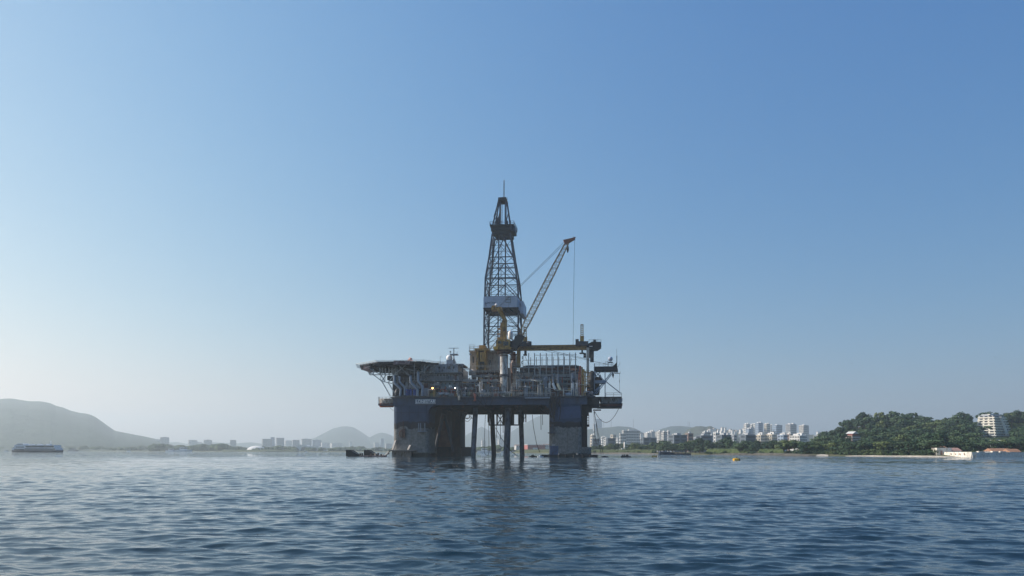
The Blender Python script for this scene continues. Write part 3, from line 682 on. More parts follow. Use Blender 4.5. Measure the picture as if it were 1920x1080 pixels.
    for dx in (-1, 1): m.bar((U(942.8+dx,vm,350), vc, Zp(371,vm)), (U(943.2+dx*.35,vm,350), vc, Zp(332,vm)), .2)
    for i in range(9): 
        y = 368-i*3.4; m.bar((U(941.9,vm,y), vc, Zp(y,vm)), (U(944.2,vm,y), vc, Zp(y-3,vm)), .12)
    part(m, 'antenna_mast', 'post', d)
    # wind wall
    m = MB(); xs = [906.5, 917, 928, 938.5, 949, 960, 969.5]; z0, z1 = Zp(576.5,v0-2), Zp(556,v0-2)
    for x0, x1 in zip(xs[:-1], xs[1:]): m.box((U(x0,v0-2,560)+.05, v0-2.1, z0), (U(x1,v0-2,560)-.05, v0-2, z1))
    m.box((U(906.5,v0-2,560), v0-2.0, z0-.05), (U(969.5,v0-2,560), v0-1.85, z1+.05))
    ua, ub = U(969.5,v0-2,560), U(974.5,v0,560)
    m.add([(ua,v0-2.1,z0),(ub,v0+1,z0-1.2),(ub,v0+1,z1-1.4),(ua,v0-2.1,z1),(ua,v0-1.9,z0),(ub-.2,v0+1.2,z0-1.2),(ub-.2,v0+1.2,z1-1.4),(ua,v0-1.9,z1)], [(0,1,2,3),(7,6,5,4),(0,4,5,1),(1,5,6,2),(2,6,7,3),(3,7,4,0)])
    m.box((ub,v0+1,z0-2.2),(U(981,v0,560),v0+16,z1-1.6)); m.box((U(906.5,v0-2,560),v0-1.9,z0),(U(906.5,v0-2,560)+.15,v0+15,z1))
    wp = part(m, 'wind_wall', 'panel', d)
    text_mesh('Lone Star', 1.15, 919.5, 567.5, v0-2.14, 'black', d, bold=.0)
    m = MB(); 
    for x0,y0,x1,y1 in ((948,557,957.5,557.6),(948,567.5,957.5,568),(948,557,948.5,568),(957,557,957.5,568),(948,561.5,957.5,562)): bx(m, x0,y0,x1,y1, v0-2.3, v0-2.15)
    part(m, 'wall_frame', 'green', d)
    m = MB(); bx(m, 906, 576.5, 972, 578.5, v0-2, v0+15); m.bar(Q(911,590,22), Q(926,577,22), .5); m.bar(Q(968,590,22), Q(952,577,22), .5); part(m, 'wall_walkway', 'black', d)
derrick()
# --- pipe handling gantry
m = MB(); bx(m, 968, 648.2, 1102, 651.2, 10, 11.2); bx(m, 968, 655.2, 1102, 658, 10, 11.2); bx(m, 968, 650, 1102, 656.5, 10.5, 11); bx(m, 968, 648.6, 1102, 657.5, 16, 17)
gb = part(m, 'gantry_beam', mat('gantry_paint', (.33,.20,.06), .5, rust=.5, var=.3, scale=.5, rcol=(.05,.032,.02), streak=.4))
for x in (984.5, 1091.2):
    m = MB(); top = 615 if x < 1000 else 611.5; bot = 650
    for dx in (-2.1, 2.1): bx(m, x+dx-.7, top, x+dx+.7, bot-10, 11.5, 12.2)
    y = top
    while y < bot-10: bx(m, x-2, y, x+2, y+1.0, 11.6, 12); y += 3.4
    bx(m, x-3.6, bot-18, x+3.6, bot-4, 11, 13); bx(m, x-2.8, top-.8, x+2.8, top+.6, 11.3, 12.4); part(m, 'hoist_mast', 'yel', gb)
m = MB(); bx(m, 972, 641, 996, 650, 9.4, 12); m.lathe(Q(991,650,10), [(1.1,0),(1.1,1.4),(.5,2.1)], 10); bx(m, 1079, 638, 1085, 650, 9.4, 12.5); bx(m, 1085, 642, 1103, 650, 9.4, 12.5); part(m, 'hoist_trolley', 'dgrey', gb)
m = MB(); poly = [(1100,648),(1110,643.5),(1127,644),(1127.5,652),(1121,656),(1104,658),(1100,657)]
m.prism([(Q(x,y,10).x, Q(x,y,10).z) for x, y in poly], 9.5, 17); part(m, 'end_carriage', 'black', gb)
m = MB(); m.rail([Q(1104,644.5,9.5), Q(1127,644.5,9.5)], 1.2, 1.4, .09); bx(m, 1112.5, 639.5, 1117.5, 645, 11, 14); part(m, 'carriage_rail', 'dgrey', gb)
m = MB(); bx(m, 1105, 651, 1111, 652.3, 9.3, 9.5); part(m, 'placard', 'white', gb)
m = MB(); bx(m, 969, 657, 975.2, 690, 10, 12.5); part(m, 'gantry_leg', 'yel', gb)
m = MB(); bx(m, 1099.6, 654, 1104.8, 702, 9, 11); bx(m, 1100, 702, 1103, 742, 9, 11); part(m, 'gantry_leg', 'cream', gb)
m = MB(); bx(m, 1106.5, 659.5, 1113.5, 679, 9, 13); bx(m, 1104, 662, 1107, 672, 9.5, 12); part(m, 'counterweight_box', 'black', gb)
m = MB(); bx(m, 1090, 658, 1093, 664, 10.5, 12); bx(m, 1086.5, 663, 1096, 665, 10.5, 12); bx(m, 1094, 664, 1099, 668, 10.5, 12); bx(m, 1094, 669, 1099, 672, 10.5, 12); bx(m, 983, 658, 987, 666, 10.5, 12); bx(m, 981, 665, 988, 667, 10.5, 12)
part(m, 'gripper_head', 'black', gb)
for x, y in ((978.5,669),(977.5,678)):
    m = MB(); bx(m, x, y, x+3, y+1, 10, 10.6); bx(m, x, y, x+.8, y+4, 10, 10.6); bx(m, x, y+3.4, x+3, y+4, 10, 10.6); part(m, 'bracket', 'black', gb)
# --- pipe rack posts
for i in range(9):
    x = 991.2+i*10.97; m = MB(); bx(m, x-.75, 663, x+.75, 708, 6, 6.3); part(m, 'rack_post', 'post')
for i in range(10):
    x = 980.5+i*10.55+(3 if i else 0)*0; m = MB(); bx(m, x+4-.55 if i else x-.55, 670.5, x+4+.55 if i else x+.55, 706, 22, 22.3); part(m, 'rack_post', 'post')
m = MB()
for y in (676, 687): m.bar(Q(980,y,22), Q(1082,y,22), .16)
for y in (667, 686.5): m.bar(Q(1002 if y<680 else 986,y,6.2), Q(1082,y,6.2), .16 if y < 680 else .3)
m.bar(Q(1002,704,6), Q(1082,704,6), .3); part(m, 'rack_rail', 'post')
for a, b in (((1018,658),(1160,690)), ((1030,658),(1105,676)), ((1072,672),(1066,700)), ((984,668),(994,690))): cable([Q(*a,8), Q(*b,8)], .07)
# racked pipes and machinery behind posts
for i in range(26):
    v = rnd.uniform(8, 20); y = rnd.uniform(688, 702); x0 = rnd.uniform(975, 1010); x1 = rnd.uniform(1040, 1086)
    m = MB(); m.tube([Q(x0,y,v), Q(x1,y,v)], rnd.uniform(.15,.45), 8); part(m, 'drill_pipe', rnd.choice(['dgrey','rusty','rail','black']), smooth=True)
m = MB(); bx(m, 974, 689, 1086, 703, 21, 28); part(m, 'mud_module', 'dgrey')
mw = house(998, 704, 1086, 737, 9, 30, 'grey', 'module_house'); 
mat_w = M['dgrey']
for x0, y0, x1, y1 in ((1001,708,1008,716),(1028,706,1035,720),(1053,708,1068,724),(1074,710,1080,722)): win(x0,y0,x1,y1,9,mw,'dgrey','panel_bay')
house(962, 700, 999, 728, 11, 30, 'cream', 'module_house')
m = MB(); bx(m, 1009, 711, 1025, 723, 6, 9); gc = part(m, 'generator_cabinet', 'green')
for x in (1012, 1018): win(x, 713, x+1, 720, 6, gc, 'cream', 'handle')
m = MB(); bx(m, 999, 713, 1008, 723, 6, 9); part(m, 'generator_cabinet', 'cream')
m = MB(); m.bar(Q(962,690,8), Q(1006,690,8), .4); m.tube([Q(1000,690,7), Q(1007,690,7), Q(1011,694,7), Q(1012,709,7)], .35, 8); part(m, 'bent_pipe', 'post', smooth=True)
m = MB()
for x in (962, 972, 982, 992, 1003): m.bar(Q(x,690,8), Q(x,704,8), .3)
m.bar(Q(962,704,8), Q(1003,704,8), .35); m.rail([Q(975,704,8), Q(1003,704,8)], 1.3, 1.8, .1); m.bar(Q(972,704,7), Q(983,718,7), .5); part(m, 'pipe_rack', 'rail')
for x, y0, y1, bend, mt in ((1037,702,721,4,'grey'),(1046,703,722,4.5,'grey'),(1073,701,722,0,'grey'),(1082,704,721,0,'grey')):
    m = MB(); m.tube([Q(x,y0,2), Q(x,y1,2)], .52, 10); dd = part(m, 'exhaust_duct', mt, smooth=True)
    m = MB(); m.tube([Q(x,y1-2,1.9), Q(x+.3,y1+1,1.9), Q(x+bend,y1+10,1.9)], .56, 10); part(m, 'duct_elbow', 'white' if x != 1046 else mat('cream_duct', (.75,.66,.45), .5), dd, smooth=True)
for x, w_, mt, y0 in ((1088,.42,'redp',688),(1091.5,.3,'yel',690),(1094.5,.35,'yel',694),(1085.5,.25,'redp',698),(1097.5,.22,'yel',697)):
    m = MB(); m.tube([Q(x,y0,1), Q(x,743,1)], w_, 8); part(m, 'riser_pipe', mt, smooth=True)
m = MB()
for y in (699, 707, 716, 725): bx(m, 1084, y, 1106, y+.9, .6, 1.6)
m.rail([Q(1094,704,1), Q(1108,704,1)], 1.5, 1, .12); part(m, 'riser_clamp', 'yel')
for a, b in (((1094,700),(1103,722)), ((1102,716),(1096,738))):
    m = MB(); m.bar(Q(*a,.5), Q(*b,.5), .25); part(m, 'brace', 'cream')
# --- right end tower
m = MB(); m.lathe(Q(1110,742,8), [(1.7,0),(2.1,3),(2.1,6),(1.5,9),(.4,10)], 14); m.lathe(Q(1118,742,9), [(1.2,0),(1.5,2),(1.3,5),(.9,7.5)], 12); part(m, 'flare_drum', 'black')
m = MB(); m.lathe(Q(1125,716,6), [(1.0,0),(.95,1),(.4,2),(.2,2.6)], 10); part(m, 'vent_cowl', 'black')
m = MB(); T = [((1114.5,741),(1114.5,684)), ((1134.5,745),(1134.5,697)), ((1114.5,697),(1134.5,717)), ((1114.5,740),(1148,698)), ((1118,740),(1151,698)), ((1136,717),(1164,739)), ((1114.5,710),(1134,692)), ((1114,735),(1134.5,717))]
for a, b in T: m.bar(Q(*a,4), Q(*b,4), .34)
m.bar(Q(1114.5,741,9), Q(1114.5,690,9), .3); m.bar(Q(1134.5,745,9), Q(1134.5,697,9), .3); bx(m, 1116, 714.5, 1136, 720, 3.5, 8)
tw = part(m, 'antenna_tower', 'pale')
m = MB(); bx(m, 1114, 689, 1154, 697, 3.5, 10); m.prism([(Q(x,y,3.5).x, Q(x,y,3.5).z) for x, y in ((1148,697),(1148,690),(1156,682),(1159,698))], 3.6, 9); part(m, 'tower_platform', 'black', tw)
m = MB(); m.rail([Q(1114.5,689,3.5), Q(1150,689,3.5)], 1.3, 1.6, .1); m.bar(Q(1152,702,4), Q(1163,702,4), .3); m.bar(Q(1163,702,4), Q(1163,698,4), .12); m.bar(Q(1156,692,4), Q(1152,702,4), .3); part(m, 'tower_rail', 'rail', tw)
m = MB(); m.dome(Q(1144.3,675.5,5), .98); part(m, 'radome', mat('grey_radome', (.32,.37,.46), .5), tw, smooth=True)
m = MB(); bx(m, 1140, 680.5, 1149, 681.7, 4, 6.5)
for x in (1141, 1147.5): m.bar(Q(x,681,4.5), Q(x,689,4.5), .16)
for x in (1135.5, 1139): m.bar(Q(x,680,4.5), Q(x,690,4.5), .12)
m.bar(Q(1135,680,4.5), Q(1140,680,4.5), .12); part(m, 'radome_stand', 'post', tw)
m = MB(); m.bar(Q(1156.5,690,4.5), Q(1156.5,670,4.5), .28); m.bar(Q(1156.5,670,4.5), Q(1156.3,657,4.5), .1); m.bar(Q(1160,688,4.5), Q(1163,682,4.5), .1); part(m, 'whip_antenna', 'black', tw)
m = MB(); m.bar(Q(1149.5,697,4), Q(1149.5,702,4), .15); m.lathe(Q(1149.5,711,4), [(.05,0),(.2,.5),(.4,1.2),(.35,1.8),(.1,2.2)], 8); part(m, 'hook_block', 'black', tw)
cable([Q(1161.5,702,4), Q(1161.5,738,4)], .05); m = MB(); bx(m, 1161, 714, 1162, 719, 3.8, 4.2); part(m, 'cable_weight', 'dgrey')
# --- deck clutter: equipment between the deck and the modules
mts = ['dgrey','rail','rusty','grey','black','cream','pale','redp','green','yel']; wt = [6,4,4,4,4,2,3,1,1,2]
def clutter(x0, x1, y0, y1, n, v0, v1, names=('equipment_box','valve_skid','pump','pipe_run')):
    for i in range(n):
        x = rnd.uniform(x0, x1); nm = rnd.choice(names); v = rnd.uniform(v0, v1); mt = rnd.choices(mts, wt)[0]; m = MB()
        if nm == 'equipment_box':
            w_ = rnd.uniform(3, 9); yt = rnd.uniform(y0, y1-3); bx(m, x, yt, x+w_, 744.5, v, v+2); bx(m, x+w_*.2, yt-1.2, x+w_*.5, yt, v+.4, v+1.4); bx(m, x-.4, yt+1.5, x+w_+.4, yt+2.1, v-.15, v)
        elif nm == 'valve_skid':
            yt = rnd.uniform(y0, y1-3)
            for k in range(4): m.bar(Q(x+k*1.8,yt+rnd.uniform(0,3),v), Q(x+k*1.8,744.5,v), .28)
            m.bar(Q(x-1,yt+3,v), Q(x+7,yt+3,v), .3); m.bar(Q(x-1,yt+6,v), Q(x+7,yt+6,v), .22); m.lathe(Q(x+3,yt+3,v), [(.5,-.4),(.6,0),(.5,.4)], 8)
        elif nm == 'pump':
            q = Q(x,741,v); m.tube([q, q+Vector((rnd.uniform(1,2.6),0,0))], rnd.uniform(.5,.9), 10); m.box((q.x-.3, v-.6, q.z-1), (q.x+2.4, v+.6, q.z-.5))
        else:
            y = rnd.uniform(y0, y1); L_ = rnd.uniform(8, 26); r = rnd.uniform(.1, .26); m.tube([Q(x,744,v), Q(x,y,v), Q(x+L_,y,v), Q(x+L_,744 if rnd.random()<.6 else y-6,v)], r, 7)
        part(m, nm, mt)
clutter(866, 940, 722, 741, 40, -.2, 6); clutter(950, 1035, 722, 741, 44, -.2, 7); clutter(1045, 1108, 728, 742, 30, -.2, 5); clutter(795, 862, 729, 742, 20, -.2, 3); clutter(866, 884, 700, 722, 7, 8, 14)
mts += ['rusty','yel','cream']; wt += [6,3,3]
clutter(895, 935, 700, 735, 22, 9, 17); clutter(962, 1004, 702, 735, 20, 4, 10); clutter(1004, 1080, 706, 738, 26, 3, 8); clutter(868, 895, 712, 724, 6, 8, 12)
for x0, x1, y in ((868,938,718),(958,1004,729),(985,1032,737)):   # intermediate walkways with rails
    m = MB(); bx(m, x0, y, x1, y+1.2, 1.5, 3.2); m.rail([Q(x0,y,1.5), Q(x1,y,1.5)], 1.1, 1.4, .08)
    for x in np.arange(x0, x1, 12): m.bar(Q(x,y,1.6), Q(x,745,1.6), .25)
    part(m, 'service_walkway', 'rail')
m = MB(); bx(m, 984, 745, 1031, 747.5, -2, 0); m.rail([Q(984,745,-2), Q(1031,745,-2)], 1.5, .9, .08); part(m, 'hanging_walkway', 'pale')
m = MB(); m.bar(Q(917,700,2), Q(917,742,2), .35); m.bar(Q(909,706,2), Q(917,706,2), .25); m.bar(Q(912,742,2), Q(917,720,2), .2); m.bar(Q(922,742,2), Q(917,720,2), .2); part(m, 'davit', 'cream')
for x, y0, y1, mt in ((858.5,726,742,'post'),(890,738,752,'redp'),(861,740,750,'cream')):   # draped bundles at the rail
    m = MB()
    for k in range(5): m.tube([Q(x+rnd.uniform(-2.5,2.5),y0,-1.2), Q(x+rnd.uniform(-2,2),(y0+y1)/2,-1.5), Q(x+rnd.uniform(-2,2),y1,-1.2)], .2, 6)
    part(m, 'cable_bundle', mt)
m = MB(); bx(m, 958, 660, 966, 742, 14, 16)
for y in range(664, 742, 9): bx(m, 955, y, 969, y+1, 13, 17)
part(m, 'stair_tower', 'rusty')
m = MB(); m.lathe(Q(962,700,9), [(.8,0),(1.1,2),(1.0,4),(.5,5.4)], 10); m.lathe(Q(966,690,10), [(.6,0),(.9,1),(.7,2),(.2,2.6)], 10); part(m, 'cyclone', mat('pink_primer_tank', (.16,.10,.08), .6, rust=.3))
for x in (952, 956.5, 968):
    m = MB(); m.tube([Q(x,740,8), Q(x,668,8)], .22, 8); part(m, 'standpipe', 'cream')
# --- lifeboats (rest on the rig's side platforms)
def lifeboat(px0, px1, y0, ybelow, v, hullm, topm, label):
    a = Q(px0, ybelow, v); b = Q(px1, ybelow, v); L_ = b.x-a.x; h = Zp(y0,v)-a.z
    rt = empty('lifeboat'); Mw = rig_matrix()
    rt.matrix_world = Mw @ Matrix.Translation(((a.x+b.x)/2, v, a.z)); tag(rt, label, 'lifeboat')
    def sec(z0, z1, w0, w1, m):
        n = 9; vs = []
        for z, w_ in ((z0, w0), ((z0+z1)/2, (w0+w1)/2*1.12), (z1, w1)):
            for s in (1, -1):
                for i in range(n): 
                    t = i/(n-1)*2-1; e = (1-abs(t)**3)
                    vs.append((t*L_/2*(s if s == 1 else -1)*(1 if z > z0 else .88), s*w_*max(e,.12), z))
        k = 2*n; fs = [(r*k+i, r*k+(i+1)%k, (r+1)*k+(i+1)%k, (r+1)*k+i) for r in range(2) for i in range(k)] + [tuple(range(k))[::-1], tuple(range(2*k, 3*k))]
        m.add(vs, fs)
    m = MB(); sec(0, h*.38, .7, 1.35, m); part(m, 'hull', hullm, rt)
    m = MB(); sec(h*.38, h*.95, 1.2, .7, m); part(m, 'canopy', topm, rt)
    m = MB(); m.box((-.6, -1.4, h*.7), (.6, -1.1, h*.88)); part(m, 'window', 'glass', rt)
    m = MB(); m.box((-L_/2, -1.5, h*.36), (L_/2, -1.38, h*.42)); part(m, 'fender', 'dgrey', rt)
def rig_matrix(): return Matrix.Translation((OX, OY, 0)) @ Matrix.Rotation(-RA, 4, 'Z')
lifeboat(711, 739, 745.5, 763, 4, 'orange', 'cream', 'orange-red lifeboat with cream canopy in the railed platform at the rig\'s left end')
lifeboat(1124, 1167, 747, 765, 6, 'maroon', 'grey', 'dark maroon lifeboat under the railed platform at the rig\'s right end')

# pipe racks and rails climbing over the modules
for x0, x1, y, v in ((885,934,704,12),(900,934,712,10),(968,1000,712,5),(1004,1084,711,5),(1010,1080,720,4),(868,894,712,6)):
    m = MB()
    for k in range(3): m.tube([Q(x0,y+k*1.3,v), Q(x1,y+k*1.3,v)], .16+.07*(k%2), 6)
    x = x0
    while x <= x1: m.bar(Q(x,y-2,v+.3), Q(x,744,v+.3), .24); x += 7.5
    part(m, 'pipe_bank', rnd.choice(['rail','rusty','post','cream']))
for x0, x1, y, v in ((884,934,700,12),(1004,1084,703.5,6.5),(962,1000,699,9),(737,790,699.5,6),(737,790,711.5,4.5),(868,894,711,6)):
    m = MB(); m.rail([Q(x0,y,v), Q(x1,y,v)], 1.15, 1.5, .08); part(m, 'module_rail', 'post')
for i in range(16):
    x = rnd.uniform(800, 1090); y = rnd.uniform(712, 736); m = MB(); q = Q(x,y,-.1+rnd.uniform(0,3)); m.box(q, q+Vector((rnd.uniform(.3,.7),.4,rnd.uniform(.3,.8)))); part(m, 'junction_box', rnd.choice(['white','cream','white','redp']))

pale_pipe = mat('pale_pipe_paint', (.55,.53,.47), .5, rust=.25, var=.25, scale=1.2, rcol=(.2,.13,.08))
for i in range(64):
    x = rnd.choice([rnd.uniform(866, 936), rnd.uniform(955, 1035), rnd.uniform(1036, 1100), rnd.uniform(796, 862)]); y = rnd.uniform(712 if x > 866 else 728, 738); v = rnd.uniform(-.4, 3); m = MB()
    if i % 3 == 0: L_ = rnd.uniform(5, 16); m.tube([Q(x,y,v), Q(min(x+L_, 1104),y,v)], rnd.uniform(.09,.18), 6)
    elif i % 3 == 1: m.tube([Q(x,y,v), Q(x,744,v)], rnd.uniform(.09,.2), 6)
    else: m.tube([Q(x,743,v), Q(x,y,v), Q(x+4,y-1,v), Q(x+4,743,v)], rnd.uniform(.08,.15), 6)
    part(m, 'service_pipe', rnd.choice([pale_pipe, pale_pipe, M['white'], M['yel'], M['cream']]), smooth=True)
for x0, x1, y, v in ((866,935,699,14),(866,1032,741,-.9),(960,1002,688,8),(1084,1108,728,.5),(884,934,690,13)):
    m = MB(); m.rail([Q(x0,y,v), Q(x1,y,v)], 1.1, 1.6, .09); part(m, 'yellow_rail', pale_pipe if x0 != 1084 else M['yel'])
# ================================================================ land, hills
def interp(tab, x):
    xs = [a for a, b in tab]; return float(np.interp(x, xs, [b for a, b in tab]))
def hash_noise(x, y, seed=0):
    s = 0; 
    for i, (f, a) in enumerate(((1, 1), (2.1, .5), (4.3, .3), (8.7, .16))):
        s += a*math.sin(x*f*1.3+seed+i*2.1+1.7*math.sin(y*f*.9+i))*math.sin(y*f*1.1+seed*1.7+i*1.3+1.3*math.sin(x*f*.7))
    return s
def land_mat(name, col, col2, scale, bump=1.0, rough=.95, sc2=None):
    m = bpy.data.materials.new(name); m.use_nodes = True; t = m.node_tree; L = t.links.new; p = t.nodes['Principled BSDF']
    p.inputs['Roughness'].default_value = rough; p.inputs['Specular IOR Level'].default_value = .1
    g = N(t, 'ShaderNodeNewGeometry'); n = N(t, 'ShaderNodeTexNoise'); n.inputs['Scale'].default_value = scale; n.inputs['Detail'].default_value = 7; n.inputs['Roughness'].default_value = .7
    L(g.outputs['Position'], n.inputs['Vector']); r = N(t, 'ShaderNodeValToRGB'); r.color_ramp.elements[0].position = .35; r.color_ramp.elements[1].position = .68
    r.color_ramp.elements[0].color = (*col, 1); r.color_ramp.elements[1].color = (*col2, 1); L(n.outputs['Fac'], r.inputs[0]); L(r.outputs[0], p.inputs['Base Color'])
    b = N(t, 'ShaderNodeBump'); b.inputs['Distance'].default_value = bump; L(n.outputs['Fac'], b.inputs['Height']); L(b.outputs[0], p.inputs['Normal'])
    return m
forest = land_mat('forest_slope', (.018,.035,.014), (.06,.085,.03), .06, 6)
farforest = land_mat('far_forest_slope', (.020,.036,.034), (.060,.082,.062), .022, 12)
earth = land_mat('shore_ground', (.05,.065,.03), (.14,.13,.08), .08, .5)
def zof(px, py, D): return P(px, py, D).z
def ridge_hill(name, ridge, D, Dfront, Dback, m, step=3, rows=26, rough=.045, seed=0, zfoot=0.6, jit=0.0):
    """a hill whose crest follows the ridge, falling to the lowland in front and behind"""
    x0, x1 = ridge[0][0], ridge[-1][0]; xs = np.arange(x0, x1+step, step); b = MB(); vs = []
    for j in range(rows+1):
        t = j/rows
        for px in xs:
            zr = max(zof(px, interp(ridge, px), D), zfoot)
            if t <= .7: u = t/.7; d = Dfront+(D-Dfront)*u; z = zfoot + (zr-zfoot)*(u*u*(3-2*u)*.55+u*.45)
            else: u = (t-.7)/.3; d = D+(Dback-D)*u; z = zfoot+(zr-zfoot)*(1-u*u)
            X = (px+TH*(interp(ridge, px)-HZ)-960)/F*d
            z += rough*zr*hash_noise(X/D*11, d/D*9, seed)*(min(t, 1-t)*3 if t < .62 or t > .8 else .35) + (rnd.uniform(-jit, jit) if t > .1 else 0)
            vs.append((X, d, max(z, -.8 if t == 0 else zfoot*.5)))
    n = len(xs); fs = [(j*n+i, j*n+i+1, (j+1)*n+i+1, (j+1)*n+i) for j in range(rows) for i in range(n-1)]
    b.add(vs, fs); o = b.build(name, m, None, smooth=True); tag(o, kind='structure'); return o
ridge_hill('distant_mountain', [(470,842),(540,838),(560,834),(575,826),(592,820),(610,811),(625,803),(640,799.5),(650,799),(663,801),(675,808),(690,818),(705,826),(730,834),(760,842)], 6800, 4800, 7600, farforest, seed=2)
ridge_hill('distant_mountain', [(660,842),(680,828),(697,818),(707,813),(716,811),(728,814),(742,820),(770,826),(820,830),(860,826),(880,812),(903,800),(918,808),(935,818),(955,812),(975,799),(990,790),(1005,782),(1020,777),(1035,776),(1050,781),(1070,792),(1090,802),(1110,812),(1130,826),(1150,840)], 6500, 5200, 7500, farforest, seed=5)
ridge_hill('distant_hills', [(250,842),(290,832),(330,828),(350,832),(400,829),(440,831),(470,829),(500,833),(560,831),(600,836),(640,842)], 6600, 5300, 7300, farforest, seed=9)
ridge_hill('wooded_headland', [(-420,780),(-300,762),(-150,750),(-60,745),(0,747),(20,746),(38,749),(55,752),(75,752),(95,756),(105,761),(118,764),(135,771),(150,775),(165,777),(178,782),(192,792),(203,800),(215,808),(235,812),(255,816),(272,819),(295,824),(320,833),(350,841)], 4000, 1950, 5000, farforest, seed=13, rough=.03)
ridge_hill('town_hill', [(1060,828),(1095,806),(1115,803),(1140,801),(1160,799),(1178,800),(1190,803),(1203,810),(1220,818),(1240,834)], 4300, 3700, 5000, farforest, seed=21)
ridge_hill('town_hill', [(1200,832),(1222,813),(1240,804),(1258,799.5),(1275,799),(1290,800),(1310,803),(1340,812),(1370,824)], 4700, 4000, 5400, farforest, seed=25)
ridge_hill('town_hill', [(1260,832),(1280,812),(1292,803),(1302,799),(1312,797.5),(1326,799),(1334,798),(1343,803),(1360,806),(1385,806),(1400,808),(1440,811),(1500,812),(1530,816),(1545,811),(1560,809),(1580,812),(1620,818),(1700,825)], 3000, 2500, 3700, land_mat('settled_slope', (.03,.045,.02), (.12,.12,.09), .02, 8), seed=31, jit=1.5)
# lowland from shore to the hills
DS = [(-700,2300),(0,2000),(300,1900),(520,1750),(700,1800),(900,1500),(960,1250),(1040,900),(1085,760),(1150,720),(1300,600),(1400,530),(1500,450),(1650,405),(1770,360),(1800,366),(1830,380),(1900,388),(1990,390),(2500,390)]
def lowland():
    xs = list(range(-700, 2500, 6)); ts = [0, .001, .004, .01, .03, .08, .2, .5, 1]; b = MB(); vs = []
    for t in ts:
        for px in xs:
            ds = interp(DS, px)+ (6*math.sin(px*.09)+4*math.sin(px*.023+1))*min(1, interp(DS,px)/900); d = ds+(5600-ds)*t
            z = -1.0 if t == 0 else .35 if t == .001 else 1.5 if t == .004 else 1.9+t*3
            vs.append(((px-960)/F*d, d, z))
    n = len(xs); fs = [(j*n+i, j*n+i+1, (j+1)*n+i+1, (j+1)*n+i) for j in range(len(ts)-1) for i in range(n-1)]
    b.add(vs, fs); tag(b.build('shore_land', earth, None, smooth=True), kind='structure')
lowland()
# wooded hill on the right
RH = [(1515,843),(1540,832),(1560,823),(1580,812),(1600,805),(1620,799),(1650,796),(1690,795),(1715,801),(1750,803),(1780,799),(1810,794),(1850,788),(1900,788),(1960,785),(2050,782),(2200,800),(2320,835)]
DR_ = 760.0
def rh_z(px, D):
    zr = zof(px, interp(RH, px), DR_); D0 = interp(DS, px)+55; u = (D-D0)/(DR_-D0)
    if u <= 0: return 1.9
    if 1836 < px < 1930 and D < 672:
        e = min(1, (px-1836)/8, (1930-px)/8); z_ = 1.9+(zr-1.9)*(.25*u+.75*u*u*(3-2*u)); return z_+(min(z_, zof(px, 821, D))-z_)*e
    if u > 1: return 1.9+(zr-1.9)*max(0, 1-(u-1)*1.2)
    return 1.9+(zr-1.9)*(.25*u+.75*u*u*(3-2*u))
def right_hill():
    xs = list(range(1505, 2325, 4)); b = MB(); vs = []; rows = 34
    for j in range(rows+1):
        for px in xs:
            D0 = interp(DS, px)+50; d = D0+(DR_*1.25-D0)*j/rows; X = (px-960)/F*d
            vs.append((X, d, rh_z(px, d)+.8*hash_noise(X*.05, d*.05, 3)*(1 if 0 < j else 0)-.2))
    n = len(xs); fs = [(j*n+i, j*n+i+1, (j+1)*n+i+1, (j+1)*n+i) for j in range(rows) for i in range(n-1)]
    b.add(vs, fs); tag(b.build('wooded_hill', forest, None, smooth=True), kind='structure')
right_hill()
# beach, sea wall
sand = land_mat('pale_sand', (.34,.30,.24), (.50,.46,.38), .3, .1)
def strip(name, px0, px1, dnear, dfar, z0, z1, m, step=5):
    b = MB(); vs = []; xs = list(range(px0, px1+1, step))
    for k in (0, 1, 2):
        for px in xs:
            ds = interp(DS, px)+(6*math.sin(px*.09)+4*math.sin(px*.023+1))*min(1, interp(DS,px)/900)
            e = math.sin(math.pi*min(1, max(0, (px-px0)/(px1-px0))))**.4
            d = ds+dnear+(dfar-dnear)*(k/2)*max(e,.05); z = (z0, z1*.9, z1)[k]*(1 if k == 0 else max(e,.3)); vs.append(((px-960)/F*d, d, z))
    n = len(xs); b.add(vs, [(j*n+i, j*n+i+1, (j+1)*n+i+1, (j+1)*n+i) for j in range(2) for i in range(n-1)])
    return tag(b.build(name, m, None, smooth=True), kind='structure')
strip('beach', 1585, 1680, -3, 6, -.3, .55, sand); strip('beach', 1640, 1800, -3, 6, -.3, .6, sand); strip('beach', 1528, 1556, -4, 8, -.3, 1.0, sand)
strip('rocky_shore', 1085, 1240, -5, 8, -.4, 1.6, land_mat('shore_rock', (.05,.05,.045), (.20,.185,.16), .5, .8)); strip('rocky_shore', 1330, 1530, -4, 6, -.4, 1.7, land_mat('shore_rock_2', (.035,.035,.03), (.15,.14,.12), .5, .8))
grassm = land_mat('bank_grass', (.022,.042,.014), (.085,.105,.042), .35, .6)
def bank(px0, px1, d0, d1, zt, name='grass_bank', m=None):
    b = MB(); vs = []; xs = np.linspace(px0, px1, 40)
    for k, (d, z) in enumerate(((0, 1.2), (.12, zt*.85), (.5, zt), (1, zt*.9))):
        for px in xs:
            ds = interp(DS, px)+d0; D = ds+(d1-d0)*d; e = min(1, (px-px0)/4, (px1-px)/4) if k else 1
            vs.append(((px-960)/F*D, D, 1.2+(z-1.2)*max(e, 0)+(.25*hash_noise(px*.3, D*.1) if k else 0)))
    n = len(xs); b.add(vs, [(j*n+i, j*n+i+1, (j+1)*n+i+1, (j+1)*n+i) for j in range(3) for i in range(n-1)])
    o = b.build(name, m or grassm, None, smooth=True); tag(o, kind='structure')
bank(1322, 1408, 8, 40, 5.0); bank(1420, 1472, 8, 36, 4.6)
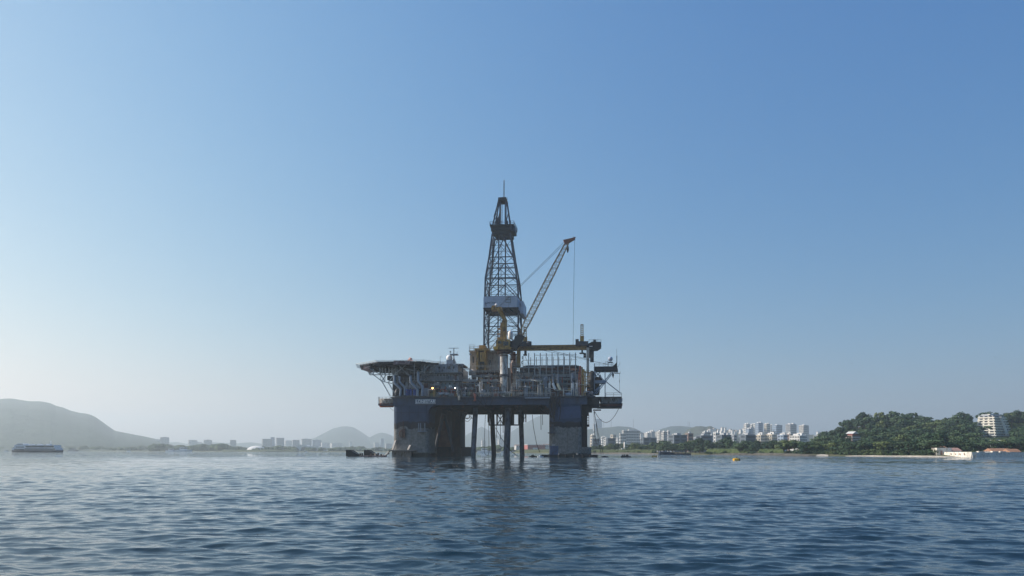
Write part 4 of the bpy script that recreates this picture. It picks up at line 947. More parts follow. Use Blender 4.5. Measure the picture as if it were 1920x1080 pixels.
bank(1085, 1232, 9, 30, 4.6, 'sea_wall_bank', land_mat('bank_scrub', (.025,.04,.018), (.085,.10,.05), .3, .6))
bank(965, 1085, 9, 60, 5.5, 'sea_wall_bank', land_mat('bank_scrub_2', (.03,.042,.02), (.085,.095,.055), .3, .6))
bank(415, 560, 6, 60, 5.0, 'grass_bank', land_mat('far_bank', (.045,.06,.035), (.10,.115,.07), .1, .6))
# ================================================================ trees
def leaf_mat():
    m = bpy.data.materials.new('leaves'); m.use_nodes = True; t = m.node_tree; L = t.links.new; p = t.nodes['Principled BSDF']
    p.inputs['Roughness'].default_value = .7; p.inputs['Specular IOR Level'].default_value = .2
    oi = N(t, 'ShaderNodeObjectInfo'); r = N(t, 'ShaderNodeValToRGB'); e = r.color_ramp.elements
    e[0].position = 0; e[0].color = (.018,.040,.020,1); e[1].position = 1; e[1].color = (.105,.135,.045,1)
    a = e.new(.45); a.color = (.032,.066,.028,1); a = e.new(.8); a.color = (.055,.090,.042,1)
    L(oi.outputs['Random'], r.inputs[0])
    tc = N(t, 'ShaderNodeTexCoord'); n = N(t, 'ShaderNodeTexNoise'); n.inputs['Scale'].default_value = .9; n.inputs['Detail'].default_value = 3; L(tc.outputs['Object'], n.inputs['Vector'])
    mr = N(t, 'ShaderNodeMapRange'); mr.inputs['From Min'].default_value = .3; mr.inputs['From Max'].default_value = .7; mr.inputs['To Min'].default_value = .6; mr.inputs['To Max'].default_value = 1.5; L(n.outputs['Fac'], mr.inputs['Value'])
    mx = N(t, 'ShaderNodeMix', data_type='RGBA', blend_type='MULTIPLY'); mx.inputs['Factor'].default_value = 1; L(r.outputs[0], mx.inputs[6]); L(mr.outputs[0], mx.inputs[7]); L(mx.outputs[2], p.inputs['Base Color'])
    return m
LEAF = leaf_mat(); BARK = mat('bark', (.09,.07,.05), .9, var=.3, scale=2)
def tree_proto(kind, seed, n=1100):
    r = random.Random(seed); root = empty('broadleaf_tree' if kind != 'palm' else 'palm_tree', (0,0,-50)); H = 10.0; tr = MB(); cr = MB()
    if kind == 'palm':
        tr.tube([(0,0,-1),(.2,0,3),(.1,.1,6),(.4,0,8.6)], .28, 7, .16)
        for k in range(22):
            a = r.uniform(0, 6.28); up = r.uniform(-.3, 1.0); pts = []
            for i in range(7):
                s = i/6; rad = 3.0*s; z = 8.6+up*1.8*s*(1-s)*2+ (up-.6)*1.6*s*s; pts.append(Vector((.4+rad*math.cos(a), rad*math.sin(a), z)))
            sd_ = Vector((-math.sin(a), math.cos(a), 0))
            for p, q in zip(pts[:-1], pts[1:]):
                for s in (1, -1): cr.add([p, q, q+sd_*s*.5-Vector((0,0,.35)), p+sd_*s*.55-Vector((0,0,.35))], [(0,1,2,3)])
    else:
        spread = {'round': 4.6, 'umbrella': 6.4, 'tall': 3.4, 'open': 5.0}[kind]; lobes = []
        nl = {'round': 15, 'umbrella': 15, 'tall': 13, 'open': 9}[kind]
        tz = {'round': 2.6, 'umbrella': 3.6, 'tall': 4.0, 'open': 5.5}[kind]
        tr.tube([(0,0,-2.5),(r.uniform(-.2,.2),0,tz*.6),(r.uniform(-.4,.4),r.uniform(-.3,.3),tz+1)], .42, 8, .24)
        for k in range(nl):
            a = r.uniform(0, 6.28); q = math.sqrt(r.random())*spread*.78
            if kind == 'round': z = r.uniform(3.2, 8.2)*(1-.02*q*q); sz = (r.uniform(1.5,2.3), r.uniform(1.1,1.7))
            elif kind == 'umbrella': z = r.choice([4.6, 6.2, 7.6])+r.uniform(-.4,.4)-.05*q*q; sz = (r.uniform(1.9,2.8), r.uniform(.5,.9))
            elif kind == 'tall': z = r.uniform(3.6, 9.6); q *= 1-.05*(z-3); sz = (r.uniform(1.3,1.9), r.uniform(1.2,1.7))
            else: z = r.uniform(6.6, 9.2); q = r.uniform(.4,1)*spread*.8; sz = (r.uniform(1.0,1.7), r.uniform(.6,1.1))
            c = Vector((q*math.cos(a), q*math.sin(a), z)); lobes.append((c, sz))
            tr.tube([(0,0,tz*.8), Vector((c.x*.5, c.y*.5, (tz+c.z)/2)), c], .16, 5, .05)
        for k in range(n):
            c, (sx, sz) = r.choice(lobes); u = r.uniform(-1, 1); a = r.uniform(0, 6.28); q = math.sqrt(1-u*u); rr = r.uniform(.65, 1.08)
            p = c+Vector((q*math.cos(a)*sx*rr, q*math.sin(a)*sx*rr, u*sz*rr)); s = r.uniform(.28, .62)
            nrm = Vector((q*math.cos(a), q*math.sin(a), u+.5)).normalized()+Vector((r.uniform(-.6,.6), r.uniform(-.6,.6), r.uniform(-.6,.6))); nrm.normalize()
            e1 = nrm.orthogonal().normalized(); e2 = nrm.cross(e1); t = r.uniform(0, 3); f1 = e1*math.cos(t)+e2*math.sin(t); f2 = nrm.cross(f1)
            cr.add([p-f1*s, p-f2*s*.7, p+f1*s, p+f2*s*.7], [(0,1,2,3)])
    tr.build('trunk', BARK, root, smooth=True)
    me = bpy.data.meshes.new('crown'); me.from_pydata([tuple(v) for v in cr.v], [], cr.f); me.materials.append(LEAF); o = link(bpy.data.objects.new('crown', me)); o.parent = root
    return root
protos = {'round': [tree_proto('round', i) for i in (1, 2, 3)], 'umbrella': [tree_proto('umbrella', i) for i in (4, 5)], 'tall': [tree_proto('tall', i) for i in (6, 7)], 'open': [tree_proto('open', i, 620) for i in (8, 9)], 'palm': [tree_proto('palm', 10)]}
used = set(); ntree = [0]
def tree(kind, px, D, z, h, label, group, sx=1.0, cat='tree'):
    src = rnd.choice(protos[kind]); X = PX(px, D); s = h/10.0
    if cat in ('shrub', 'bush'): o = copy_thing(src); o.name = cat
    elif src.name in used: o = copy_thing(src)
    else: o = src; used.add(src.name)
    o.location = (X, D, z); o.rotation_euler = (0, 0, rnd.uniform(0, 6.28)); o.scale = (s*sx, s*sx, s); tag(o, label, cat, group); ntree[0] += 1
    return o
# crest trees, by eye
CREST = 'taller open-crowned tree breaking the skyline of the right-hand hill'
for px, py, k, h in ((1585,790,'open',14),(1592,789,'open',13),(1604,787,'open',13),(1616,777,'tall',15),(1624,776,'round',14),(1632,782,'round',12),(1645,780,'umbrella',12),(1655,775,'open',16),(1662,779,'open',14),(1672,774,'open',16),(1680,778,'round',13),(1692,780,'round',12),(1697,777,'open',14),(1705,776,'open',15)):
    D = 740; h *= 1.25; tree(k, px, D, zof(px, py-2, D)-h*.96, h, CREST, 'tall trees on the crest of the right-hand hill', .85)
HILL = 'dense green tree in the thicket covering the right-hand hill'
rt_ = random.Random(77); pts = []
def blocked(px, py, D):
    for x0, x1, y0, y1, dm in ((1830,1912,765,819,664),(1588,1618,805,829,570),(1652,1670,812,827,570)):
        if x0-4 < px < x1+4 and y0-2 < py < y1+3 and D < dm+10: return True
    return False
tries = 0
while len(pts) < 156 and tries < 6000:
    tries += 1; px = rt_.uniform(1532, 1935); u = rt_.random()**.8; D0 = interp(DS, px)+45; D = D0+(DR_-5-D0)*u; z = rh_z(px, D)
    h = rt_.choice([rt_.uniform(7, 10), rt_.uniform(9, 14.5)]); py = HZ-(z+h-CH)/D*F
    if blocked(px, py, D): continue
    if any(abs(px-a)*D/F < 5.5 and abs(D-b) < 9 for a, b in pts): continue
    pts.append((px, D)); tree(rt_.choice(['round','round','round','tall','umbrella']), px, D, z-.5, h, HILL, 'trees covering the right-hand hill', 1.12)
SHO = 'broad spreading tree standing just behind the right-hand beach'
for i in range(46):
    px = 1472+i*9.6+rt_.uniform(-3, 3)
    if px > 1762: continue
    D = interp(DS, px)+rt_.uniform(12, 42); tree(rt_.choice(['umbrella','umbrella','round']), px, D, 1.6, rt_.uniform(6.5, 9.5)*(1.0 if px > 1530 else 1.15), SHO, 'spreading trees behind the beach', 1.1)
for px in (1768,1778,1800,1812,1838,1850,1862,1874,1888,1902,1914,1925):
    D = interp(DS, px)+rt_.uniform(48, 70); tree(rt_.choice(['umbrella','round']), px, D, 1.6, rt_.uniform(8, 10.5), 'rounded tree rising behind the walls of the shore fort', 'trees behind the fort', 1.1)
TOWN = 'leafy tree along the waterfront in front of the town buildings'
for i in range(58):
    px = 1092+i*6.7+rt_.uniform(-3, 3); D = interp(DS, px)+rt_.uniform(34, 110)
    if 1160 < px < 1180 and D < 900: D += 120
    h = rt_.uniform(8, 13)*D/720*(1.15 if px > 1230 else .85); tree(rt_.choice(['round','round','umbrella','tall']), px, D, 1.6, h, TOWN, 'trees along the town waterfront', 1.2)
for px in (1238,1246,1255,1262,1285,1295,1304,1312,1392,1402,1410,1418):
    D = interp(DS, px)+rt_.uniform(10, 26); tree(rt_.choice(['round','umbrella']), px, D, 1.3, rt_.uniform(6, 10), 'dark bushy tree at the water\'s edge beside the grass banks', 'trees at the water\'s edge', 1.3)
for i in range(58):
    px = 1475+i*5.0+rt_.uniform(-2, 2); D = interp(DS, px)+rt_.uniform(9, 22); tree('round', px, D, -.6, rt_.uniform(3.6, 5.6), 'low dense shrub under the trees at the top of the right-hand beach', 'shrubs behind the beach', 1.35, cat='shrub')
for i in range(64):
    px = rt_.uniform(1100, 1235) if i % 3 == 0 else rt_.uniform(1320, 1470); D = interp(DS, px)+rt_.uniform(6, 14); tree('round', px, D, .2, rt_.uniform(1.6, 3.6), 'small dark bush on the grass bank by the water', 'bushes on the grass banks', 1.6, cat='bush')
for px, D in ((1910,560),(1914,610),(1908,660),(1918,700),(1922,640),(1893,690),(1898,705),(1903,690),(1897,675),(1888,700),(1907,712),(1901,668),(1926,580),(1906,520),(1930,690),(1912,470)): tree('round', px, D, rh_z(px, D)-1, 11, HILL, 'trees covering the right-hand hill', 1.15)
for px, py in ((1842,803),(1853,801)): tree('palm', px, 600, zof(px, py, 600)-9.0, 10.5, 'tall palm in front of the lit side of the terraced hillside building', 'palms by the terraced building', cat='palm')
# distant woods along the left shore: one mass
def far_wood(name, px0, px1, D0, D1, n, h0, h1, seed):
    r = random.Random(seed); vs = []; fs = []
    bm = bmesh.new(); bmesh.ops.create_icosphere(bm, subdivisions=2, radius=1); base = [v.co.copy() for v in bm.verts]; bf = [tuple(v.index for v in f.verts) for f in bm.faces]; bm.free()
    for i in range(n):
        px = r.uniform(px0, px1); D = r.uniform(D0, D1); D = max(D, interp(DS, px)+15); h = r.uniform(h0, h1)*(.9+.12*math.sin(px*.05)+.1*math.sin(px*.17)); c = Vector((PX(px, D), D, 1.5+h*.45)); k = len(vs)
        for v in base:
            q = r.uniform(.8, 1.25); vs.append((c.x+v.x*h*.75*q, c.y+v.y*h*.75*q, c.z+v.z*h*.55*q))
        fs += [tuple(k+i_ for i_ in f) for f in bf]
    m = MB(); m.v = vs; m.f = fs
    me = bpy.data.meshes.new(name); me.from_pydata(vs, [], fs); me.materials.append(forest); o = link(bpy.data.objects.new(name, me)); tag(o, kind='stuff')
far_wood('distant_woodland', 286, 420, 1930, 2500, 230, 11, 20, 1)
far_wood('distant_woodland', 410, 740, 2000, 2600, 330, 8, 15, 2)
far_wood('distant_woodland', -60, 300, 2020, 2500, 360, 8, 14, 4)
far_wood('distant_woodland', 860, 1100, 1300, 1900, 260, 7, 13, 3)
far_wood('distant_woodland', 1100, 1540, 1500, 2300, 300, 7, 14, 6)
# ================================================================ buildings
def bmat(n, c, v=.12): return mat(n, c, .8, var=v, scale=.12, rust=.15, rcol=tuple(x*.55 for x in c))
BW = bmat('white_render', (.64,.63,.60)); BB = bmat('beige_render', (.62,.55,.44)); BG = bmat('grey_render', (.36,.38,.40)); BD = bmat('dark_cladding', (.12,.15,.18)); BS = bmat('blue_grey_render', (.32,.40,.50)); BP = bmat('pale_concrete', (.52,.52,.50)); BR = bmat('red_render', (.33,.11,.10)); BO = bmat('orange_roof_tiles', (.32,.17,.10)); BT = bmat('brown_render', (.25,.17,.14))
GL = mat('building_glass', (.025,.035,.05), .35, spec=.4)
def building(px0, px1, pyt, D, label, wall=BW, rot=28, dfrac=.5, floors=None, trim=None, base_py=None, roofs=0, name='apartment_building', cat='building', group=None, band=.5, gaps=0, roofmat=None, balcony=False):
    """block turned by rot degrees; windows run round it, one band per storey"""
    a = R(rot); W = (PX(px1, D)-PX(px0, D)); w_ = W/(math.cos(a)+dfrac*math.sin(a)); d_ = w_*dfrac
    zt = zof((px0+px1)/2, pyt, D); zb = 1.0 if base_py is None else zof((px0+px1)/2, base_py, D)-2; H = zt-zb
    o = empty(name, ((PX(px0, D)+PX(px1, D))/2, D+(w_*math.sin(a)+d_*math.cos(a))/2, zb), a); tag(o, label, cat, group)
    m = MB(); m.box((-w_/2, -d_/2, 0), (w_/2, d_/2, H)); m.box((-w_/2-.15, -d_/2-.15, H), (w_/2+.15, d_/2+.15, H+.5)); m.build('wall', wall, o)
    floors = floors or max(2, int(H/3.1)); fh = H/floors; e = .12
    for i in range(floors):
        z0 = i*fh+fh*(1-band)*.6; z1 = z0+fh*band; g = MB(); nf = max(1, int(w_/(3.4 if not gaps else gaps))); ns = max(1, int(d_/(3.4 if not gaps else gaps)))
        if z0+zb < 6 and base_py is None: continue
        for k in range(nf): x = -w_/2+(k+.15)*w_/nf; g.box((x, -d_/2-e, z0), (x+w_/nf*.7, -d_/2+.02, z1))
        for k in range(ns): y = -d_/2+(k+.2)*d_/ns; g.box((-w_/2-e, y, z0), (-w_/2+.02, y+d_/ns*.6, z1))
        g.build('window_row', GL, o)
        if balcony:
            b = MB(); b.box((-w_/2-.9, -d_/2-.9, z0-.5), (w_/2, d_/2, z0-.2)); b.box((-w_/2-.9, -d_/2-.9, z0-.3), (w_/2, -d_/2-.8, z0+.6)); b.build('balcony', trim or wall, o)
    for k in range(roofs):
        r = MB(); x = -w_/2+w_*(k+.35)/roofs; r.box((x, -d_/4, H), (x+w_*.28/max(1, roofs*.6), d_/4, H+2.6+(k % 2)*1.4)); r.build('roof_tank', trim or wall, o)
    if roofmat:
        r = MB(); r.add([(-w_/2-.5,-d_/2-.5,H+.5),(w_/2+.5,-d_/2-.5,H+.5),(w_/2+.5,d_/2+.5,H+.5),(-w_/2-.5,d_/2+.5,H+.5),(-w_/4,0,H+3),(w_/4,0,H+3)], [(0,1,5,4),(1,2,5),(2,3,4,5),(3,0,4),(0,3,2,1)]); r.build('roof', roofmat, o)
    return o
# far left across the bay
FARG = 'far buildings across the bay'
for a in ((297,314,820,3300,BG,'hazy square block with stepped top at the foot of the wooded headland'),
          (289,299,824,3500,BG,'small hazy block left of the stepped-top block by the headland'),
          (350,367,825,3600,BW,'pale hazy slab, first of a pair left of the lone narrow tower'),
          (366,377,829,4200,BW,'very faint low block between the pale slab pair across the bay'),
          (379,395,825,3600,BG,'grey hazy slab with stepped roof, second of the pair left of the narrow tower'),
          (429,441,825,3400,BG,'lone narrow tower with a pointed roof across the bay'),
          (488,508,823,3200,BG,'wide grey block, left end of the tall cluster right of the dome'),
          (506,514,820,3250,BS,'slim tallest slab in the cluster right of the white dome'),
          (515,531,821,3300,BG,'grey block at the right end of the tall cluster by the dome'),
          (532,546,826,4300,BW,'very faint wide block behind the right side of the tall cluster'),
          (546,560,825,3300,BG,'grey cube-like block behind the white arched theatre, left side'),
          (562,582,823,3500,BG,'hazy block with roof mast above the white arched theatre'),
          (582,600,825,3600,BS,'blue-grey hazy block right of the one with the roof mast'),
          (600,616,830,4000,BW,'low faint block right of the blue-grey hazy block'),
          (617,640,831,4200,BW,'long faint low block at the foot of the rounded mountain'),
          (654,660,828,4300,BW,'small pale tower in front of the rounded mountain'),
          (700,710,830,3900,BW,'thin hazy tower between the mountain and the rig'),
          (712,719,822,3900,BS,'tallest hazy slab just left of the rig'),
          (721,734,832,3300,BG,'low grey block beside the rig\'s left column'),
          (902,911,826,3200,BW,'pale hazy tower seen between the rig\'s first and second legs'),
          (933,944,824,3200,BW,'pale hazy tower seen between the rig\'s second and third legs'),
          ):
    building(a[0], a[1], a[2], a[3], a[5], a[4], group=FARG, floors=max(4, int(14*3300/a[3])), band=.4, gaps=6, roofs=1 if 'stepped' in a[5] or 'mast' in a[5] else 0)
# white dome and arched theatre
def dome_thing():
    D = 2050; o = empty('domed_museum', (PX(481, D), D, 1.5)); tag(o, 'large smooth white dome standing on the far left shore', 'museum'); r = (PX(499,D)-PX(463,D))/2
    m = MB(); h = zof(481, 836, D)-1.5; m.lathe((0,0,0), [(r*math.cos(R(a_)) if a_ < 90 else .05, h*math.sin(R(a_))) for a_ in range(0, 91, 9)], 40); m.build('shell', BW, o, smooth=True)
    m = MB(); m.box((r*.9, -8, 0), (r*1.7, 4, 3.4)); m.box((r*1.5,-9,0), (r*2.1, 4, 5)); m.build('entrance_ramp', BW, o)
dome_thing()
def theatre():
    D = 2050; o = empty('arched_theatre', (PX(577, D), D, 1.5)); tag(o, 'white theatre of two low curved vaults on the far shore right of the dome', 'theatre'); s = D/F
    def vault(nm, xs, depth, y0):
        m = MB(); poly = [(x*s, z*s) for x, z in xs]; m.prism(poly, y0, y0+depth); m.build(nm, BW, o, smooth=False)
    vault('large_vault', [(-23,0),(-23,6),(-21,10),(-16,12),(-4,12),(0,10),(2,4),(2,0)], 30, 0); vault('small_vault', [(1,0),(0,9),(6,10),(18,10),(23,7),(25,0)], 24, 6)
    m = MB(); m.prism([(-13*s,0),(-12*s,7*s),(-4*s,9*s),(-1*s,5*s),(-6*s,3*s),(-10*s,0)], -.6, 0); m.build('entrance_glass', GL, o); m = MB(); m.box((24*s,0,0),(38*s,16,2.8*s)); m.build('annexe', BW, o)
theatre()
# towers and town to the right of the rig
building(1112,1119,795,4200,'slender pale concrete tower with stacked balconies right of the rig','' or BP, floors=22, group=None, rot=20)
building(1116,1129,786,4300,'tallest hazy blue-grey skyscraper just right of the rig',BS, floors=24, rot=15, dfrac=.4, band=.35)
building(1162,1174,813,1500,'left wing of the long pale hospital block with a raised roof slab',BP, rot=10, floors=6)
building(1167,1201,807.5,1560,'long pale hospital-like block with a flat overhanging roof slab',BP, rot=12, dfrac=.3, floors=8, trim=BW, roofs=1)
for x0,x1,y,D,lb in ((1110,1124,823,1100,'low blue-glass office block nearest the rig\'s right column'),(1137,1154,822,1100,'low blue-glass office block left of the white waterfront pylon'),(1203,1232,821,1000,'long dark glass office block right of the white pylon')):
    building(x0,x1,y,D,lb,BD, rot=14, dfrac=.5, floors=4, trim=BP, band=.6, gaps=8, name='office_building')
for x0,x1,y,D,rf,lb in ((1209,1222,812,1900,2,'small bright white tower at the left of the white cluster behind the dark offices'),(1217,1229,809,2000,2,'taller bright white tower in the cluster left of the twin striped towers'),(1229,1238,811,1900,1,'low pale block between the white towers'),
        (1233,1242,809,1500,1,'white tower with dark balcony slots, left of the striped twins'),(1240,1252,810,1400,1,'pale striped tower with lit left side above the waterfront trees'),(1250,1257,809,1450,1,'narrow white-sided tower left of the wide dark office block')):
    building(x0,x1,y,D,lb,BW if 'pale' not in lb else BP, rot=35, dfrac=.8, roofs=rf)
for x0,x1,y,D,lb in ((1256,1291,816,900,'wide dark glass office block with pale roof band above the navy barge'),(1287,1301,813,1000,'dark brown block adjoining the right end of the wide dark office'),(1308,1338,817,900,'dark stepped office block with rooftop plant, second from the barge'),(1347,1374,816,850,'dark office block between the low white building and the small grey block'),(1392,1420,816,820,'dark blue-glass office block left of the beige apartments')):
    building(x0,x1,y,D,lb,BD if 'brown' not in lb else BT, rot=22, dfrac=.7, floors=5, trim=BG, band=.5, gaps=9, roofs=1, name='office_building')
building(1339,1351,812,1250,'small bright white apartment block between two dark offices',BW,rot=30,floors=6,roofs=2)
building(1318,1334,810,1500,'pale block peeping above the dark stepped office',BP,rot=25,floors=6,roofs=2); building(1374,1383,816,1150,'small grey block squeezed right of the third dark office',BG,rot=25,floors=6)
for x0,x1,y,D,w_,b_,lb in ((1396,1408,795,2300,BW,False,'leftmost white tower of the high-rise cluster'),(1407,1416,796,2350,BP,False,'pale tower second from left in the high-rise cluster'),(1400,1414,804,1900,BS,False,'lower blue-grey block in front of the leftmost towers'),
        (1413,1422,795,2300,BW,False,'white-edged tower left of the wide blue one'),(1418,1433,793,2200,BS,False,'wide blue-grey tower with jagged rooftop tanks'),(1434,1446,795,2300,BB,True,'cream tower with rows of square windows in the middle of the cluster'),(1444,1450,797,2400,BG,False,'thin grey sliver tower beside the cream one'),
        (1450,1470,797,2200,BS,False,'broad blue-grey tower with a flat crown'),(1476,1497,795.5,2100,BG,True,'grey tower with balconies and a stepped crown standing alone'),(1501,1520,797.5,2000,BW,True,'rightmost tower, white vertical ribs and blue glass')):
    o = building(x0,x1,y,D,lb,w_,rot=32,dfrac=.6,floors=15,roofs=2 if x0 not in (1450,1501) else 1,balcony=b_,trim=BW)
for x0,x1,y,D,w_,lb in ((1419,1437,816,1000,BB,'beige mid-rise with balconies, left of the beige pair'),(1438,1461,815,1000,BB,'beige mid-rise with balconies, right of the beige pair'),(1461,1480,816,1050,BS,'bluish mid-rise with dark windows right of the beige pair'),(1476,1487,815,1100,BT,'narrow brownish mid-rise left of the white corner block'),(1486,1519,817,950,BW,'bright white mid-rise at the right end of the row')):
    building(x0,x1,y,D,lb,w_,rot=40,dfrac=.8,floors=6,roofs=2,balcony=(w_ is BB),trim=BW,band=.45)
building(1537,1552,826,800,'small white house half hidden at the left foot of the wooded hill',BW,rot=30,floors=2,roofmat=BG,name='house',cat='house')
for i in range(46):
    px = rt_.uniform(1105, 1560); D = rt_.uniform(1500, 2300); w_ = rt_.uniform(7, 16)
    building(px, px+w_, rt_.uniform(814, 826), D, 'pale mid-height town block crowded behind the waterfront trees', rt_.choice([BW, BP, BB, BG, BS, BT]), rot=rt_.uniform(15, 45), dfrac=.7, floors=6, roofs=rt_.choice([0,1,2]), group='town blocks behind the waterfront trees', trim=BP, gaps=5)
# houses scattered over the hill behind the town
hp = None
for i in range(64):
    px = rt_.uniform(1330, 1402) if i < 44 else rt_.choice([rt_.uniform(1195,1240), rt_.uniform(1525,1570)]); D = rt_.uniform(2450, 2850) if i < 44 else 2400; py = rt_.uniform(803+abs(px-1362)*.04, 817) if i < 44 else rt_.uniform(812, 826)
    if hp is None:
        hp = empty('hillside_house'); m = MB(); m.box((-4,-3,-6),(4,3,3)); m.build('wall', BW, hp); m = MB(); m.box((-4.4,-3.4,3),(4.4,3.4,3.5)); m.build('roof', BT, hp); h = hp
    else: h = copy_thing(hp)
    h.location = (PX(px, D), D, zof(px, py, D)); h.rotation_euler = (0,0,rt_.uniform(.2,.9)); s = rt_.uniform(.7,1.5); h.scale = (s,s,s*rt_.uniform(.8,1.5))
    tag(h, 'tiny pale house scattered on the settled slopes behind the town', 'house', 'houses on the slopes behind the town')
# hillside building with red gable
o = building(1591,1616,817,560,'multi-storey grey-brown house with red gabled top floor among the trees',BT,rot=28,dfrac=.7,floors=5,base_py=834,band=.5,balcony=True,trim=BP,name='hillside_villa',cat='house')
D = 560; z = zof(1606, 817, D); c = PX(1606, D)-o.location.x; m = MB(); h0 = z-o.location.z
m.box((-2.6,-2,h0),(2.6,3,h0+1.6)); m.build('top_floor', BR, o); m = MB(); m.add([(-3.4,-3,h0+1.6),(3.4,-3,h0+1.6),(3.4,3.6,h0+1.6),(-3.4,3.6,h0+1.6),(0,-3,h0+3.4),(0,3.6,h0+3.4)],[(0,1,4),(2,3,5),(1,2,5,4),(3,0,4,5),(0,3,2,1)]); m.build('roof', BP, o)
def small_house(px, py, D, w_, d_, h, label, roof=BO, wall=BW, rz=.4, name='house'):
    o = empty(name, (PX(px,D), D, zof(px,py,D)-h-1.2), rz); tag(o, label, 'house'); m = MB(); m.box((-w_/2,-d_/2,-2),(w_/2,d_/2,h)); m.build('wall', wall, o)
    m = MB(); m.add([(-w_/2-.5,-d_/2-.5,h),(w_/2+.5,-d_/2-.5,h),(w_/2+.5,d_/2+.5,h),(-w_/2-.5,d_/2+.5,h),(-w_/2-.5,0,h+1.6),(w_/2+.5,0,h+1.6)],[(0,1,5,4),(1,2,5),(2,3,4,5),(3,0,4),(0,3,2,1)]); m.build('roof', roof, o)
    for k in range(3):
        m = MB(); x = -w_/2+w_*(k+.3)/3; m.box((x,-d_/2-.08,h*.4),(x+w_*.12,-d_/2+.02,h*.75)); m.build('window', GL, o)
    return o
small_house(1660,822,560,7,5,3.2,'small white house with pinkish roof alone among the hillside trees',bmat('pink_roof',(.42,.28,.22)),rz=.5)
small_house(1642,825,560,3,3,1.6,'tiny white hut on the wooded hill left of the pink-roofed house',BW,rz=.3)
small_house(1763,838,400,5,4.5,3.0,'low reddish house with orange tiled roof left of the shore fort',BO,bmat('dull_red_render',(.26,.13,.11)),rz=.3)
small_house(1759,846,392,4,3,1.6,'low brown-roofed shed at the beach end beside the fort',BT,BT,rz=.2)
small_house(1783,841,385,8,5,3,'pink-roofed house just behind the fort\'s lit wall',bmat('salmon_roof',(.45,.26,.20)),BW,rz=.3)
small_house(1871,842,392,11,6,2.5,'long building with bright orange tiled roof behind the fort\'s shaded wall',BO,BW,rz=.15)
small_house(1896,843,388,6,5,2.4,'short building with orange tiled roof at the right end behind the fort',BO,BW,rz=.15)
small_house(1867,826,470,9,5,2.2,'curved white pavilion with terrace wall below the terraced building',BP,BW,rz=.4)
# terraced hillside building
def terraced():
    D = 650; s = D/F; ang = R(33); x0 = PX(1883, D); zb = zof(1869, 817, D)-6; o = empty('terraced_building', (x0, D+14, zb), ang); tag(o, 'white terraced apartment building stepping back floor by floor on the wooded hill', 'building')
    nF = 8; H = (817-778)*s+6; fh = (H-6)/nF; pale = bmat('terrace_white', (.70,.67,.58))
    for i in range(nF):
        t = i/(nF-1); w0 = 32-9.5*t; xl = -16.5+4.6*t; xr = xl+w0; yf = -9+3.6*t; z = 6+i*fh
        m = MB(); m.box((xl+.8, yf+1.3, z if i else 0), (xr-.8, 8, z+fh)); m.build('wall', pale if i < 7 else BG, o)
        m = MB(); m.box((xl-.2, yf-.2, z-.25), (xr+.4, 8, z+.1)); m.box((xl-.2, yf-.2, z), (xr+.4, yf, z+.75)); m.box((xl-.2, yf, z), (xl, 8, z+.75)); m.build('balcony', pale if i not in (0,) else BP, o)
        g = MB(); n = 9
        for k in range(n):
            x = xl+1.4+(w0-3)*k/n; g.box((x, yf+1.15, z+.5), (x+(w0-3)/n*.6, yf+1.35, z+fh-.5))
        for k in range(3): y = yf+2+(6-yf)*k/3; g.box((xl+.68, y, z+.5), (xl+.85, y+(6-yf)/3*.6, z+fh-.5))
        g.build('window_row', GL, o)
    for dx in (0, 2.0):
        m = MB(); m.add([(2.4+dx,-9.6,7),(3.5+dx,-9.6,7),(-.6+dx,-5.8,H-1),(-1.7+dx,-5.8,H-1),(2.4+dx,-8.4,7),(3.5+dx,-8.4,7),(-.6+dx,-4.6,H-1),(-1.7+dx,-4.6,H-1)],[(0,1,2,3),(7,6,5,4),(0,4,5,1),(1,5,6,2),(2,6,7,3),(3,7,4,0)]); m.build('stair_fin', pale, o)
    m = MB(); m.box((-10,-1.5,H),(9,6,H+1.2)); m.build('penthouse', BG, o); m = MB(); m.box((-12,-2,H+.2),(-8,0,H+1)); m.build('skylight', pale, o)
terraced()
